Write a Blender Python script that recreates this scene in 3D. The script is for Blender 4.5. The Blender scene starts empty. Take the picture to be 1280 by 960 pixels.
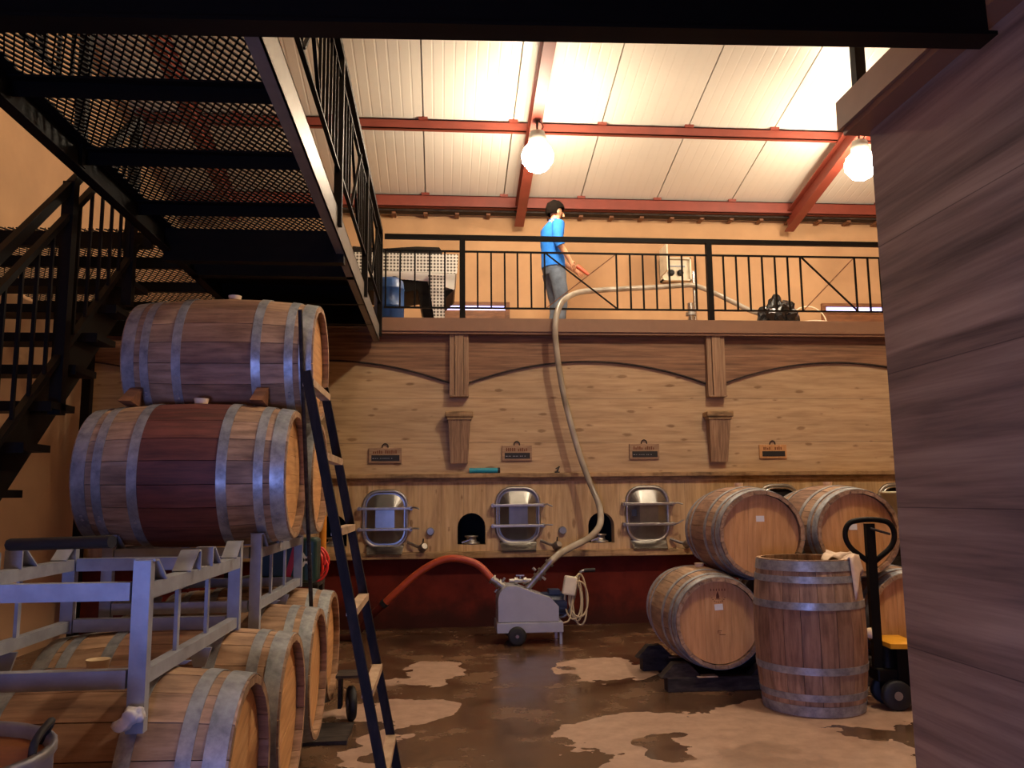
import bpy, bmesh, math, random
from mathutils import Vector, Matrix
random.seed(7)
S = bpy.context.scene
C = S.collection
# ---------------------------------------------------------------- camera (f = 1035 px on a 1280 px wide frame)
F, ZC = 1035.0, 1.30
yd = Vector((551-640, -(624-480), F)).normalized()
zd = Vector((-75.0, 7305.0, F)); zd = (zd - yd*zd.dot(yd)).normalized()
xd = zd.cross(yd)
if xd[0] < 0: xd = -xd
right = Vector((xd[0], yd[0], zd[0])); up = Vector((xd[1], yd[1], zd[1])); fwd = Vector((xd[2], yd[2], zd[2]))
CAM = Vector((0, 0, ZC))
cd = bpy.data.cameras.new('camera'); cam = bpy.data.objects.new('camera', cd); C.objects.link(cam)
cd.sensor_width = 36; cd.lens = 36*F/1280; cd.clip_start = .05
cam.matrix_world = Matrix(((right.x, up.x, -fwd.x, 0), (right.y, up.y, -fwd.y, 0), (right.z, up.z, -fwd.z, ZC), (0, 0, 0, 1)))
S.camera = cam
def ray(px, py): return right*((px-640)/F) + up*((480-py)/F) + fwd
def onY(px, py, Y): d = ray(px, py); return CAM + d*(Y/d.y)
def onZ(px, py, z): d = ray(px, py); return CAM + d*((z-ZC)/d.z)
def onX(px, py, X): d = ray(px, py); return CAM + d*(X/d.x)
# ---------------------------------------------------------------- light and exposure
S.view_settings.view_transform = 'Standard'; S.view_settings.look = 'None'
S.view_settings.gamma = 1; S.view_settings.use_curve_mapping = False
S.view_settings.exposure = 0.0
LAMP = 170.0                     # emission of each pendant lamp
LAMP_COL = (1.0, .82, .60)
W = bpy.data.worlds.new('world'); S.world = W; W.use_nodes = True
W.node_tree.nodes['Background'].inputs[0].default_value = (.30, .45, 1.0, 1)
W.node_tree.nodes['Background'].inputs[1].default_value = .6
ld = bpy.data.lights.new('added_blue_fill', 'AREA'); ld.shape = 'RECTANGLE'; ld.size = 1.0; ld.size_y = .9
ld.energy = 84; ld.color = (.25, .36, 1.0)  # blue fill light added out of view behind the camera
lo = bpy.data.objects.new('added_blue_fill', ld); C.objects.link(lo)
lo.location = (-.75, -.88, .6); lo.rotation_euler = (math.radians(90), 0, 0)
# ---------------------------------------------------------------- materials
def lin(c): return tuple(((v/255)/12.92 if v/255 <= .04045 else ((v/255+.055)/1.055)**2.4) for v in c)
MATS = {}
def nt(name):
    m = bpy.data.materials.new(name); m.use_nodes = True; MATS[name] = m
    t = m.node_tree; return m, t, t.nodes['Principled BSDF']
def nd(t, typ, **kw):
    n = t.nodes.new(typ)
    for k, v in kw.items():
        if k.startswith('i_'):
            key = k[2:]; n.inputs[int(key) if key.isdigit() else key].default_value = v
        else: setattr(n, k, v)
    return n
def ramp(t, fac, stops):
    r = nd(t, 'ShaderNodeValToRGB'); e = r.color_ramp.elements
    while len(e) < len(stops): e.new(.5)
    for el, (p, c) in zip(e, stops): el.position = p; el.color = (*c, 1) if len(c) == 3 else c
    t.links.new(fac, r.inputs[0]); return r.outputs[0]
def mapped(t, scale, coord='Object', rot=(0, 0, 0)):
    tc = nd(t, 'ShaderNodeTexCoord'); mp = nd(t, 'ShaderNodeMapping'); mp.inputs['Scale'].default_value = scale
    mp.inputs['Rotation'].default_value = rot
    t.links.new(tc.outputs[coord], mp.inputs[0]); return mp.outputs[0]
def noise(t, vec, scale, detail=4, rough=.55, dist=0):
    n = nd(t, 'ShaderNodeTexNoise'); n.inputs['Scale'].default_value = scale; n.inputs['Detail'].default_value = detail
    n.inputs['Roughness'].default_value = rough; n.inputs['Distortion'].default_value = dist
    t.links.new(vec, n.inputs['Vector']); return n.outputs[0]
def mix(t, fac, a, b, mode='MIX'):
    m = nd(t, 'ShaderNodeMix', data_type='RGBA', blend_type=mode)
    for sock, v in ((0, fac), (6, a), (7, b)):
        if hasattr(v, 'default_value') or hasattr(v, 'links'): t.links.new(v, m.inputs[sock])
        else: m.inputs[sock].default_value = v if sock == 0 else (*v, 1)
    return m.outputs[2]
def mth(t, op, a, b=None, c=None, clamp=False):
    m = nd(t, 'ShaderNodeMath', operation=op); m.use_clamp = clamp
    for i, v in enumerate((a, b, c)):
        if v is None: continue
        if isinstance(v, (int, float)): m.inputs[i].default_value = v
        else: t.links.new(v, m.inputs[i])
    return m.outputs[0]
def bump(t, bs, h, strength=.3, dist=.01):
    b = nd(t, 'ShaderNodeBump'); b.inputs['Strength'].default_value = strength; b.inputs['Distance'].default_value = dist
    t.links.new(h, b.inputs['Height']); t.links.new(b.outputs[0], bs.inputs['Normal'])
def plain(name, col, rough=.5, metal=0, var=.12, scale=9, bmp=0):
    m, t, b = nt(name); c = lin(col)
    n = noise(t, mapped(t, (1, 1, 1)), scale, 5)
    col_o = ramp(t, n, [(.3, tuple(x*(1-var) for x in c)), (.7, tuple(min(1, x*(1+var)) for x in c))])
    t.links.new(col_o, b.inputs['Base Color']); b.inputs['Roughness'].default_value = rough; b.inputs['Metallic'].default_value = metal
    if bmp: bump(t, b, n, bmp)
    return m
def boards(name, c1, c2, c3, scale, rough=.75, knots=True, drips=False, seam=None, bstr=.35, knot_scale=(1.6, 1, 4.5), kax=0):
    """wood grain of the form boards cast into concrete, or of timber"""
    m, t, b = nt(name)
    v = mapped(t, scale); g = noise(t, v, 3.2, 8, .6, .25)
    col = ramp(t, g, [(.28, lin(c1)), (.5, lin(c2)), (.72, lin(c3))])
    v2 = mapped(t, tuple(s*.35 for s in scale)); g2 = noise(t, v2, 2.2, 3, .5)
    col = mix(t, .35, col, ramp(t, g2, [(.35, (.55, .55, .55)), (.65, (1, 1, 1))]), 'MULTIPLY')
    if knots:
        vk = mapped(t, knot_scale); vo = nd(t, 'ShaderNodeTexVoronoi'); vo.voronoi_dimensions = '2D'; vo.inputs['Scale'].default_value = 1.3
        sk = nd(t, 'ShaderNodeSeparateXYZ'); ck = nd(t, 'ShaderNodeCombineXYZ'); t.links.new(vk, sk.inputs[0])
        t.links.new(sk.outputs[kax], ck.inputs[0]); t.links.new(sk.outputs[2], ck.inputs[1]); t.links.new(ck.outputs[0], vo.inputs['Vector'])
        sc = nd(t, 'ShaderNodeSeparateColor'); t.links.new(vo.outputs['Color'], sc.inputs[0])
        nk = noise(t, mapped(t, (6, 6, 14)), 2, 3)
        dk = mth(t, 'ADD', mth(t, 'ADD', vo.outputs['Distance'], mth(t, 'MULTIPLY', mth(t, 'SUBTRACT', nk, .5), .14)), mth(t, 'MULTIPLY', sc.outputs[0], .11))
        k = ramp(t, dk, [(.08, (.42, .33, .25)), (.14, (1, 1, 1))]); col = mix(t, .75, col, k, 'MULTIPLY')
    if drips:
        vd = mapped(t, (5, 5, .5)); dn = noise(t, vd, 3, 5)
        col = mix(t, .38, col, ramp(t, dn, [(.36, (.45, .36, .28)), (.52, (1, 1, 1))]), 'MULTIPLY')
    if seam:
        ax, period, width = seam
        tc = nd(t, 'ShaderNodeTexCoord'); sp = nd(t, 'ShaderNodeSeparateXYZ'); t.links.new(tc.outputs['Object'], sp.inputs[0])
        fr = mth(t, 'FRACT', mth(t, 'DIVIDE', sp.outputs[ax], period))
        ln = mth(t, 'LESS_THAN', fr, width)
        col = mix(t, mth(t, 'MULTIPLY', ln, .55), col, (.05, .035, .025))
    t.links.new(col, b.inputs['Base Color']); b.inputs['Roughness'].default_value = rough
    bump(t, b, g, bstr, .006)
    return m
def stave_mat(name, stained):
    m, t, b = nt(name)
    oi = nd(t, 'ShaderNodeObjectInfo'); tc = nd(t, 'ShaderNodeTexCoord')
    off = nd(t, 'ShaderNodeVectorMath', operation='ADD'); t.links.new(tc.outputs['Object'], off.inputs[0])
    cmb = nd(t, 'ShaderNodeCombineXYZ')
    for i in range(3): t.links.new(mth(t, 'MULTIPLY', oi.outputs['Random'], 40+i*11), cmb.inputs[i])
    t.links.new(cmb.outputs[0], off.inputs[1])
    mp = nd(t, 'ShaderNodeMapping'); mp.inputs['Scale'].default_value = (14, 14, 1.6); t.links.new(off.outputs[0], mp.inputs[0])
    g = noise(t, mp.outputs[0], 2.5, 7, .62, .2)
    col = ramp(t, g, [(.3, lin((128, 96, 70))), (.55, lin((180, 143, 110))), (.78, lin((200, 166, 134)))])
    bl = noise(t, off.outputs[0], 5, 4)
    col = mix(t, .45, col, ramp(t, bl, [(.38, (.38, .33, .32)), (.55, (1, 1, 1))]), 'MULTIPLY')
    if stained:
        sp = nd(t, 'ShaderNodeSeparateXYZ'); t.links.new(tc.outputs['Object'], sp.inputs[0])
        az = mth(t, 'ABSOLUTE', sp.outputs[2])
        wob = mth(t, 'ADD', az, mth(t, 'MULTIPLY', mth(t, 'SUBTRACT', bl, .5), .05))
        k = ramp(t, wob, [(.175, (1, 1, 1)), (.19, (0, 0, 0))])
        red = ramp(t, g, [(.25, lin((62, 26, 26))), (.7, lin((122, 56, 46)))])
        col = mix(t, mth(t, 'MULTIPLY', k, .92 if stained == 1 else .38), col, red)
    v = mth(t, 'ADD', mth(t, 'MULTIPLY', oi.outputs['Random'], .28), .80)
    col = mix(t, 1, col, v, 'MULTIPLY')
    t.links.new(col, b.inputs['Base Color']); b.inputs['Roughness'].default_value = .62
    bump(t, b, g, .25, .004); return m
M = {}
M['stave'] = stave_mat('oak_stave', 0); M['stave_red'] = stave_mat('wine_stained_oak_stave', 1); M['stave_rosy'] = stave_mat('rosy_oak_stave', 2)
M['head'] = boards('oak_head', (184, 130, 78), (208, 152, 96), (218, 166, 112), (12, 1.2, 1), .6, False, bstr=.15)
M['bung'] = plain('pale_bung', (236, 208, 164), .7)
def hoop_mat():
    m, t, b = nt('galvanised_hoop'); n = noise(t, mapped(t, (1, 1, 1)), 16, 6, .65)
    t.links.new(ramp(t, n, [(.3, lin((120, 122, 124))), (.7, lin((186, 188, 190)))]), b.inputs['Base Color'])
    t.links.new(ramp(t, n, [(.3, (.55,)*3), (.7, (.36,)*3)]), b.inputs['Roughness']); b.inputs['Metallic'].default_value = .5; return m
M['hoop'] = hoop_mat()
M['tank'] = boards('tan_board_formed_concrete', (168, 136, 98), (196, 164, 124), (210, 180, 140), (.7, 1, 9), .7, True, False, (2, .47, .012))
M['tank_low'] = boards('tan_vertical_board_concrete', (180, 146, 100), (204, 170, 124), (218, 186, 142), (8, 1, .8), .68, True, True, (0, .235, .012), knot_scale=(5, 1, 1.8))
M['spandrel'] = boards('brown_board_formed_concrete', (98, 70, 50), (140, 102, 74), (168, 128, 94), (.6, 1, 12), .7, False, False, (2, .14, .02))
M['pilaster'] = boards('brown_vertical_board_concrete', (112, 86, 64), (156, 122, 92), (182, 148, 114), (18, 8, .7), .68, False)
M['ledge'] = boards('stained_ledge_concrete', (92, 70, 46), (170, 136, 94), (196, 160, 116), (1.2, 4, 6), .7, False, True)
M['column'] = boards('brown_grey_board_concrete', (96, 80, 70), (150, 126, 110), (184, 160, 138), (1, .16, 3.6), .8, False, False, (2, .62, .008), knot_scale=(1, 1.1, 4.0), kax=1)
M['plaster'] = plain('tan_plaster', (188, 148, 108), .85, 0, .10, 2.2, .1)
M['fascia'] = plain('brown_painted_fascia', (142, 106, 80), .55, 0, .06)
def dado_mat():
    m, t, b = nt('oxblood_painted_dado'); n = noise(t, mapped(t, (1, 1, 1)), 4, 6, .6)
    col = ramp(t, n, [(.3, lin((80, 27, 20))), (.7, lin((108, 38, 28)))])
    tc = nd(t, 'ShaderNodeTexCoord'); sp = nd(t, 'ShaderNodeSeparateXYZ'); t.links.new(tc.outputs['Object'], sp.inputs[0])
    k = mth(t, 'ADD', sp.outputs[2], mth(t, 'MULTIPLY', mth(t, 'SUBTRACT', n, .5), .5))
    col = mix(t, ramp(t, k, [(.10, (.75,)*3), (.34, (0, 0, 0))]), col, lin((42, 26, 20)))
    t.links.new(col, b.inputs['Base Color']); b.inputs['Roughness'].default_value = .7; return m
M['dado'] = dado_mat()
M['black'] = plain('black_painted_steel', (19, 15, 11), .5, 0); M['black'].node_tree.nodes['Principled BSDF'].inputs['Specular IOR Level'].default_value = .25
M['grey_steel'] = plain('grey_painted_channel', (120, 114, 106), .4, .3)
M['red_steel'] = plain('oxide_red_steel', (128, 56, 42), .5, 0, .12, 5)
M['panel'] = plain('cream_white_roof_sheet', (226, 220, 206), .4, 0, .03, 2)
M['rack'] = plain('pale_grey_painted_rack', (150, 152, 160), .5, .1, .16, 14)
M['stainless'] = plain('brushed_stainless', (196, 194, 190), .22, 1, .08, 12)
M['stainless_dull'] = plain('dull_stainless', (168, 164, 158), .42, .9, .15, 14)
M['door_plate'] = plain('grey_stainless_plate', (132, 130, 126), .3, .85, .12, 10)
M['pump_grey'] = plain('grey_pump_housing', (168, 168, 176), .45, .25, .05)
M['rubber'] = plain('black_rubber', (26, 25, 25), .6)
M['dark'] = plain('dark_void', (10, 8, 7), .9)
M['timber_dark'] = boards('dark_timber', (34, 28, 26), (56, 48, 44), (78, 68, 60), (3, 9, 9), .7, False)
M['ladder_wood'] = boards('dark_ladder_wood', (22, 17, 14), (36, 28, 22), (54, 42, 34), (6, 6, 2), .6, False)
spec = lambda k, v: setattr(M[k].node_tree.nodes['Principled BSDF'].inputs['Specular IOR Level'], 'default_value', v)
spec('ladder_wood', .08); spec('timber_dark', .15); spec('dado', .12); spec('black', .12); spec('column', .2)
M['timber'] = boards('brown_timber', (96, 60, 38), (128, 82, 52), (150, 100, 64), (2, 9, 9), .6, False)
M['rung'] = boards('worn_pale_wood', (150, 120, 92), (188, 156, 124), (206, 178, 148), (6, 3, 6), .6, False)
M['white'] = plain('white_paper', (226, 222, 218), .8, 0, .04)
M['cloth'] = plain('cream_cloth', (222, 196, 172), .9, 0, .08, 20)
M['ink'] = plain('brown_ink', (110, 58, 28), .8)
M['slate'] = plain('black_slate_strip', (28, 26, 26), .6)
M['plaque'] = boards('plaque_wood', (142, 110, 82), (164, 130, 98), (180, 146, 112), (3, 3, 18), .6, False)
M['orange_hose'] = plain('orange_rubber_hose', (176, 72, 40), .45, 0, .1)
def clear_hose_mat():
    m, t, b = nt('milky_clear_hose'); b.inputs['Base Color'].default_value = (*lin((196, 186, 166)), 1)
    b.inputs['Roughness'].default_value = .25; b.inputs['Transmission Weight'].default_value = .15
    w = nd(t, 'ShaderNodeTexNoise'); w.inputs['Scale'].default_value = 12
    t.links.new(ramp(t, w.outputs[0], [(.3, lin((150, 138, 118))), (.7, lin((196, 186, 168)))]), b.inputs['Base Color']); return m
M['clear_hose'] = clear_hose_mat()
M['yellow'] = plain('safety_yellow_paint', (226, 158, 34), .45)
M['blue_drum'] = plain('blue_plastic', (24, 66, 120), .4)
M['motor_blue'] = plain('navy_motor_paint', (32, 44, 70), .45)
M['teal'] = plain('teal_plastic', (30, 150, 170), .4)
M['shirt'] = plain('bright_blue_cotton', (22, 110, 205), .85, 0, .12, 25)
M['jeans'] = plain('grey_blue_denim', (92, 102, 116), .9, 0, .25, 14)
M['skin'] = plain('skin', (214, 156, 118), .55, 0, .05)
M['hair'] = plain('dark_brown_hair', (20, 15, 12), .95, 0, .3, 60); M['hair'].node_tree.nodes['Principled BSDF'].inputs['Specular IOR Level'].default_value = .05
M['cord'] = plain('cream_cable', (196, 178, 140), .6)
M['cream'] = plain('cream_enamel', (226, 216, 190), .5)
M['red_plastic'] = plain('red_plastic_tube', (214, 44, 36), .4)
M['green'] = plain('dark_green_plastic', (24, 52, 44), .4)
M['crimson'] = plain('crimson_print', (170, 36, 56), .5)
M['orange_wood'] = plain('orange_varnish', (206, 130, 40), .4, 0, .2)
M['must'] = plain('orange_brown_must', (150, 92, 40), .4, 0, .25, 20)
M['zinc'] = plain('zinc_sheet', (150, 152, 156), .45, .6, .2, 14)
M['blackbag'] = plain('black_plastic_film', (22, 21, 22), .2, 0, .1)
M['tan_box'] = plain('tan_card', (150, 120, 80), .7)
def emit(name, col, s):
    m, t, b = nt(name); b.inputs['Base Color'].default_value = (.8, .8, .8, 1)
    b.inputs['Emission Color'].default_value = (*col, 1); b.inputs['Emission Strength'].default_value = s; return m
M['bulb'] = emit('lit_lamp_glass', LAMP_COL, LAMP)
M['bulb_hall'] = emit('lit_hall_lamp_glass', LAMP_COL, LAMP*2.5)
M['bulb_dim'] = emit('lit_weak_lamp_glass', LAMP_COL, LAMP*.45)
M['daypane'] = emit('daylit_pane', (.45, .45, 1.0), 3.0)
def perforated():
    m, t, b = nt('perforated_stainless_sheet')
    v = mapped(t, (26, 26, 26)); vo = nd(t, 'ShaderNodeTexVoronoi'); vo.inputs['Scale'].default_value = 1; vo.inputs['Randomness'].default_value = 0
    t.links.new(v, vo.inputs['Vector'])
    t.links.new(ramp(t, vo.outputs['Distance'], [(.3, lin((96, 90, 82))), (.4, lin((226, 222, 212)))]), b.inputs['Base Color'])
    b.inputs['Roughness'].default_value = .45; b.inputs['Metallic'].default_value = .2; return m
M['perf'] = perforated()
def floor_mat():
    m, t, b = nt('wet_stained_concrete')
    geo = nd(t, 'ShaderNodeNewGeometry'); sp = nd(t, 'ShaderNodeSeparateXYZ'); t.links.new(geo.outputs['Position'], sp.inputs[0])
    P = geo.outputs['Position']
    n1 = noise(t, P, 1.5, 4, .5); n2 = noise(t, P, 5.5, 4, .5)
    wx = mth(t, 'ADD', sp.outputs[0], mth(t, 'ADD', mth(t, 'MULTIPLY', mth(t, 'SUBTRACT', n1, .5), 1.0), mth(t, 'MULTIPLY', mth(t, 'SUBTRACT', n2, .5), .35)))
    wy = mth(t, 'ADD', sp.outputs[1], mth(t, 'ADD', mth(t, 'MULTIPLY', mth(t, 'SUBTRACT', n2, .5), .45), mth(t, 'MULTIPLY', mth(t, 'SUBTRACT', n1, .5), .5)))
    def ell(px0, px1, py0, py1):
        a = onZ(px0, (py0+py1)/2, 0); c = onZ(px1, (py0+py1)/2, 0); u = onZ((px0+px1)/2, py0, 0); l = onZ((px0+px1)/2, py1, 0)
        cx, rx, cy, ry = (a.x+c.x)/2, abs(c.x-a.x)/2, (u.y+l.y)/2, abs(u.y-l.y)/2
        ex = mth(t, 'DIVIDE', mth(t, 'SUBTRACT', wx, cx), rx); ey = mth(t, 'DIVIDE', mth(t, 'SUBTRACT', wy, cy), ry)
        r2 = mth(t, 'ADD', mth(t, 'MULTIPLY', ex, ex), mth(t, 'MULTIPLY', ey, ey))
        return mth(t, 'SUBTRACT', 1.12, r2, clamp=True)
    dry = None
    for e in ((496, 590, 826, 858), (694, 822, 822, 852), (400, 578, 878, 908), (455, 520, 905, 990), (560, 1560, 884, 1400), (880, 1200, 872, 910)):
        k = mth(t, 'GREATER_THAN', ell(*e), .12); dry = k if dry is None else mth(t, 'MAXIMUM', dry, k)
    wet = None
    for e in ((500, 728, 896, 1010), (786, 866, 917, 956), (900, 1060, 930, 1000)):
        k = mth(t, 'GREATER_THAN', ell(*e), .12)
        if e[0] == 900: k = mth(t, 'MULTIPLY', k, .3)
        wet = k if wet is None else mth(t, 'MAXIMUM', wet, k)
    d = mth(t, 'SUBTRACT', dry, wet, clamp=True)
    n3 = noise(t, P, 9, 8, .65); n4 = noise(t, P, 2.2, 6, .6)
    wetc = ramp(t, n4, [(.3, lin((64, 46, 34))), (.5, lin((90, 66, 48))), (.7, lin((118, 90, 66)))])
    dryc = ramp(t, n3, [(.3, lin((138, 108, 90))), (.7, lin((170, 138, 116)))])
    col = mix(t, d, wetc, dryc)
    t.links.new(col, b.inputs['Base Color'])
    rw = ramp(t, n4, [(.35, (.10,)*3), (.65, (.34,)*3)])
    t.links.new(mix(t, d, rw, (.62, .62, .62)), b.inputs['Roughness'])
    bump(t, b, n3, .12, .004); return m
M['floor'] = floor_mat()
# ---------------------------------------------------------------- mesh helpers
class MB:
    def __init__(s): s.v = []; s.f = []; s.sm = []
    def add(s, vs, fs, smooth=False, mat=None):
        o = len(s.v); s.v += [tuple(mat @ Vector(p)) if mat else tuple(p) for p in vs]
        for f in fs: s.f.append(tuple(i+o for i in f)); s.sm.append(smooth)
        return s
    def box(s, lo, hi, mat=None, bev=0):
        x0, y0, z0 = lo; x1, y1, z1 = hi
        if bev <= 0:
            vs = [(x0,y0,z0),(x1,y0,z0),(x1,y1,z0),(x0,y1,z0),(x0,y0,z1),(x1,y0,z1),(x1,y1,z1),(x0,y1,z1)]
            fs = [(0,3,2,1),(4,5,6,7),(0,1,5,4),(1,2,6,5),(2,3,7,6),(3,0,4,7)]
            return s.add(vs, fs, False, mat)
        bm = bmesh.new(); bmesh.ops.create_cube(bm, size=1)
        for v in bm.verts: v.co = Vector(((x0+x1)/2+v.co.x*(x1-x0), (y0+y1)/2+v.co.y*(y1-y0), (z0+z1)/2+v.co.z*(z1-z0)))
        bmesh.ops.bevel(bm, geom=bm.edges[:], offset=bev, segments=2, affect='EDGES', profile=.5)
        bm.verts.index_update(); vs = [v.co.copy() for v in bm.verts]; fs = [[v.index for v in f.verts] for f in bm.faces]; bm.free()
        return s.add(vs, fs, False, mat)
    def bar(s, a, b, w, h, upv=(0, 0, 1)):
        """square bar from a to b, w sideways and h along the up vector"""
        a, b = Vector(a), Vector(b); d = (b-a).normalized(); u = Vector(upv)
        if abs(d.dot(u)) > .98: u = Vector((0, 1, 0))
        r = d.cross(u).normalized(); u = r.cross(d).normalized()
        vs = [p + r*(sx*w/2) + u*(sz*h/2) for p in (a, b) for sx, sz in ((-1,-1),(1,-1),(1,1),(-1,1))]
        return s.add(vs, [(0,1,2,3),(7,6,5,4),(0,4,5,1),(1,5,6,2),(2,6,7,3),(3,7,4,0)])
    def tube(s, pts, r, n=8, caps=True):
        pts = [Vector(p) for p in pts]; rs = r if isinstance(r, (list, tuple)) else [r]*len(pts)
        vs, fs = [], []; prev = None
        for i, p in enumerate(pts):
            d = (pts[min(i+1, len(pts)-1)]-pts[max(i-1, 0)]).normalized()
            if prev is None: u = d.orthogonal().normalized()
            else: u = (prev - d*prev.dot(d)); u = u.normalized() if u.length > 1e-6 else d.orthogonal().normalized()
            prev = u; w = d.cross(u)
            for k in range(n):
                a = 2*math.pi*k/n; vs.append(p + (u*math.cos(a)+w*math.sin(a))*rs[i])
        for i in range(len(pts)-1):
            for k in range(n): fs.append((i*n+k, i*n+(k+1)%n, (i+1)*n+(k+1)%n, (i+1)*n+k))
        s.add(vs, fs, True)
        if caps:
            s.add(vs[:n], [tuple(reversed(range(n)))]); s.add(vs[-n:], [tuple(range(n))])
        return s
    def lathe(s, prof, n=24, mat=None, smooth=True, cap0=False, cap1=False):
        vs = [(r*math.cos(2*math.pi*k/n), r*math.sin(2*math.pi*k/n), z) for r, z in prof for k in range(n)]
        fs = [(i*n+k, i*n+(k+1)%n, (i+1)*n+(k+1)%n, (i+1)*n+k) for i in range(len(prof)-1) for k in range(n)]
        s.add(vs, fs, smooth, mat)
        if cap0: s.add(vs[:n], [tuple(reversed(range(n)))], False, mat)
        if cap1: s.add(vs[-n:], [tuple(range(n))], False, mat)
        return s
    def prism(s, poly, y0, y1, mat=None):
        """poly in (x, z), extruded along y"""
        n = len(poly); vs = [(x, y0, z) for x, z in poly]+[(x, y1, z) for x, z in poly]
        fs = [tuple(range(n)), tuple(reversed(range(n, 2*n)))]+[(i, i+n, (i+1) % n+n, (i+1) % n) for i in range(n)]
        return s.add(vs, fs, False, mat)
    def build(s, name, mat, parent=None):
        me = bpy.data.meshes.new(name); me.from_pydata(s.v, [], s.f); me.validate()
        me.polygons.foreach_set('use_smooth', s.sm if len(s.sm) == len(me.polygons) else [False]*len(me.polygons))
        bm = bmesh.new(); bm.from_mesh(me); bmesh.ops.recalc_face_normals(bm, faces=bm.faces); bm.to_mesh(me); bm.free()
        me.materials.append(M[mat] if isinstance(mat, str) else mat)
        return link(name, me, parent)
def link(name, data, parent=None, mw=None):
    o = bpy.data.objects.new(name, data); C.objects.link(o)
    if parent: o.parent = parent
    if mw is not None: o.matrix_local = mw
    return o
def tag(o, label, cat, group=None, kind=None):
    o['label'] = label; o['category'] = cat
    if group: o['group'] = group
    if kind: o['kind'] = kind
    return o
def struct(o, label, cat=None):
    o['kind'] = 'structure'; o['label'] = label
    if cat: o['category'] = cat
    return o
def thing(name, label, cat, loc=(0, 0, 0), group=None, rz=0):
    o = bpy.data.objects.new(name, None); C.objects.link(o); o.location = loc; o.rotation_euler = (0, 0, rz); o.empty_display_size = .1
    return tag(o, label, cat, group)
def spline(pts, n=8):
    """Catmull-Rom through pts"""
    P = [Vector(p) for p in pts]; P = [P[0]*2-P[1]]+P+[P[-1]*2-P[-2]]; out = []
    for i in range(1, len(P)-2):
        for k in range(n):
            t = k/n; a, b, c, d = P[i-1], P[i], P[i+1], P[i+2]
            out.append(.5*((2*b)+(c-a)*t+(2*a-5*b+4*c-d)*t*t+(3*b-a-3*c+d)*t**3))
    out.append(P[-2]); return out
Rx = lambda a: Matrix.Rotation(a, 4, 'X'); Ry = lambda a: Matrix.Rotation(a, 4, 'Y'); Rz = lambda a: Matrix.Rotation(a, 4, 'Z'); T = lambda *p: Matrix.Translation(p)
PI = math.pi
# ================================================================ THE BUILDING
D = 8.7                         # front of the tank wall
ZD0, ZD1 = 3.045, 3.185         # deck fascia
XL, XR, YR, YU = -3.6, 8.5, -.9, 11.4
struct(MB().box((XL-.2, YR-.2, -.12), (XR+.2, D+.2, 0)).build('floor', 'floor'), 'wet brown concrete floor with pale dry patches')
# tank wall with arched recesses
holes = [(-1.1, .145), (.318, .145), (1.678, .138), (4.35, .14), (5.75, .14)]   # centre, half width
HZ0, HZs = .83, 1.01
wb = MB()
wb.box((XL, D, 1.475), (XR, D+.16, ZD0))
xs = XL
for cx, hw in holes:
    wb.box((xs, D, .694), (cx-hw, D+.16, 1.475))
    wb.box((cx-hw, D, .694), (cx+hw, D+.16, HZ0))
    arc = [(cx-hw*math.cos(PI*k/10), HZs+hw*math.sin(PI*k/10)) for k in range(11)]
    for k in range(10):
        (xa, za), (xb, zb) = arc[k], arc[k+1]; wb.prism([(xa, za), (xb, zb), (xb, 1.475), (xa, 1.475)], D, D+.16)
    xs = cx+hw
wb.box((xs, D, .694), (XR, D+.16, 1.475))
wall = struct(wb.build('wall_back', 'tank'), 'tan board-formed concrete tank wall below the mezzanine deck')
for p in wall.data.polygons: pass
wall.data.materials.append(M['tank_low'])
for p in wall.data.polygons:
    if p.center.z < 1.47: p.material_index = 1
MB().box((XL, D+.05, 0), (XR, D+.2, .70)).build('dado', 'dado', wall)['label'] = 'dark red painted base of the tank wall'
MB().box((XL, D-.10, .70), (XR, D+.02, .765), bev=.008).build('ledge', 'ledge', wall)
tb = MB(); tb.box((XL, D-.035, 1.478), (XR, D+.02, 1.515)); tb.box((XL, D-.075, 1.515), (XR, D+.02, 1.562), bev=.008); tb.build('ledge', 'ledge', wall)
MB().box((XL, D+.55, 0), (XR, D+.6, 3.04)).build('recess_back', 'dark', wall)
bays = [-2.58, .19, 2.96, 5.73]
for i in range(-1, 4):
    a = bays[0]-2.77 if i < 0 else bays[i]; b = a+2.77
    a += .1; b -= .1; a = max(a, XL+.01); b = min(b, XR-.01)
    if b-a < .4: continue
    n = 18; cx = (bays[i] if i >= 0 else bays[0]-2.77)+1.385
    def arcz(x): return 2.755-.235*((x-cx)/1.285)**2
    sp = MB()
    for k in range(n):
        x0, x1 = a+(b-a)*k/n, a+(b-a)*(k+1)/n
        sp.prism([(x0, arcz(x0)), (x1, arcz(x1)), (x1, ZD0), (x0, ZD0)], D-.03, D+.01)
    sp.build('arch_panel', 'spandrel', wall)
    gr = MB()
    for k in range(n):
        x0, x1 = a+(b-a)*k/n, a+(b-a)*(k+1)/n
        gr.prism([(x0, arcz(x0)-.012), (x1, arcz(x1)-.012), (x1, arcz(x1)+.002), (x0, arcz(x0)+.002)], D-.036, D+.01)
    gr.build('arch_shadow_line', 'timber_dark', wall)  # dark strip painted in for the shadow line along the arch edge
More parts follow.
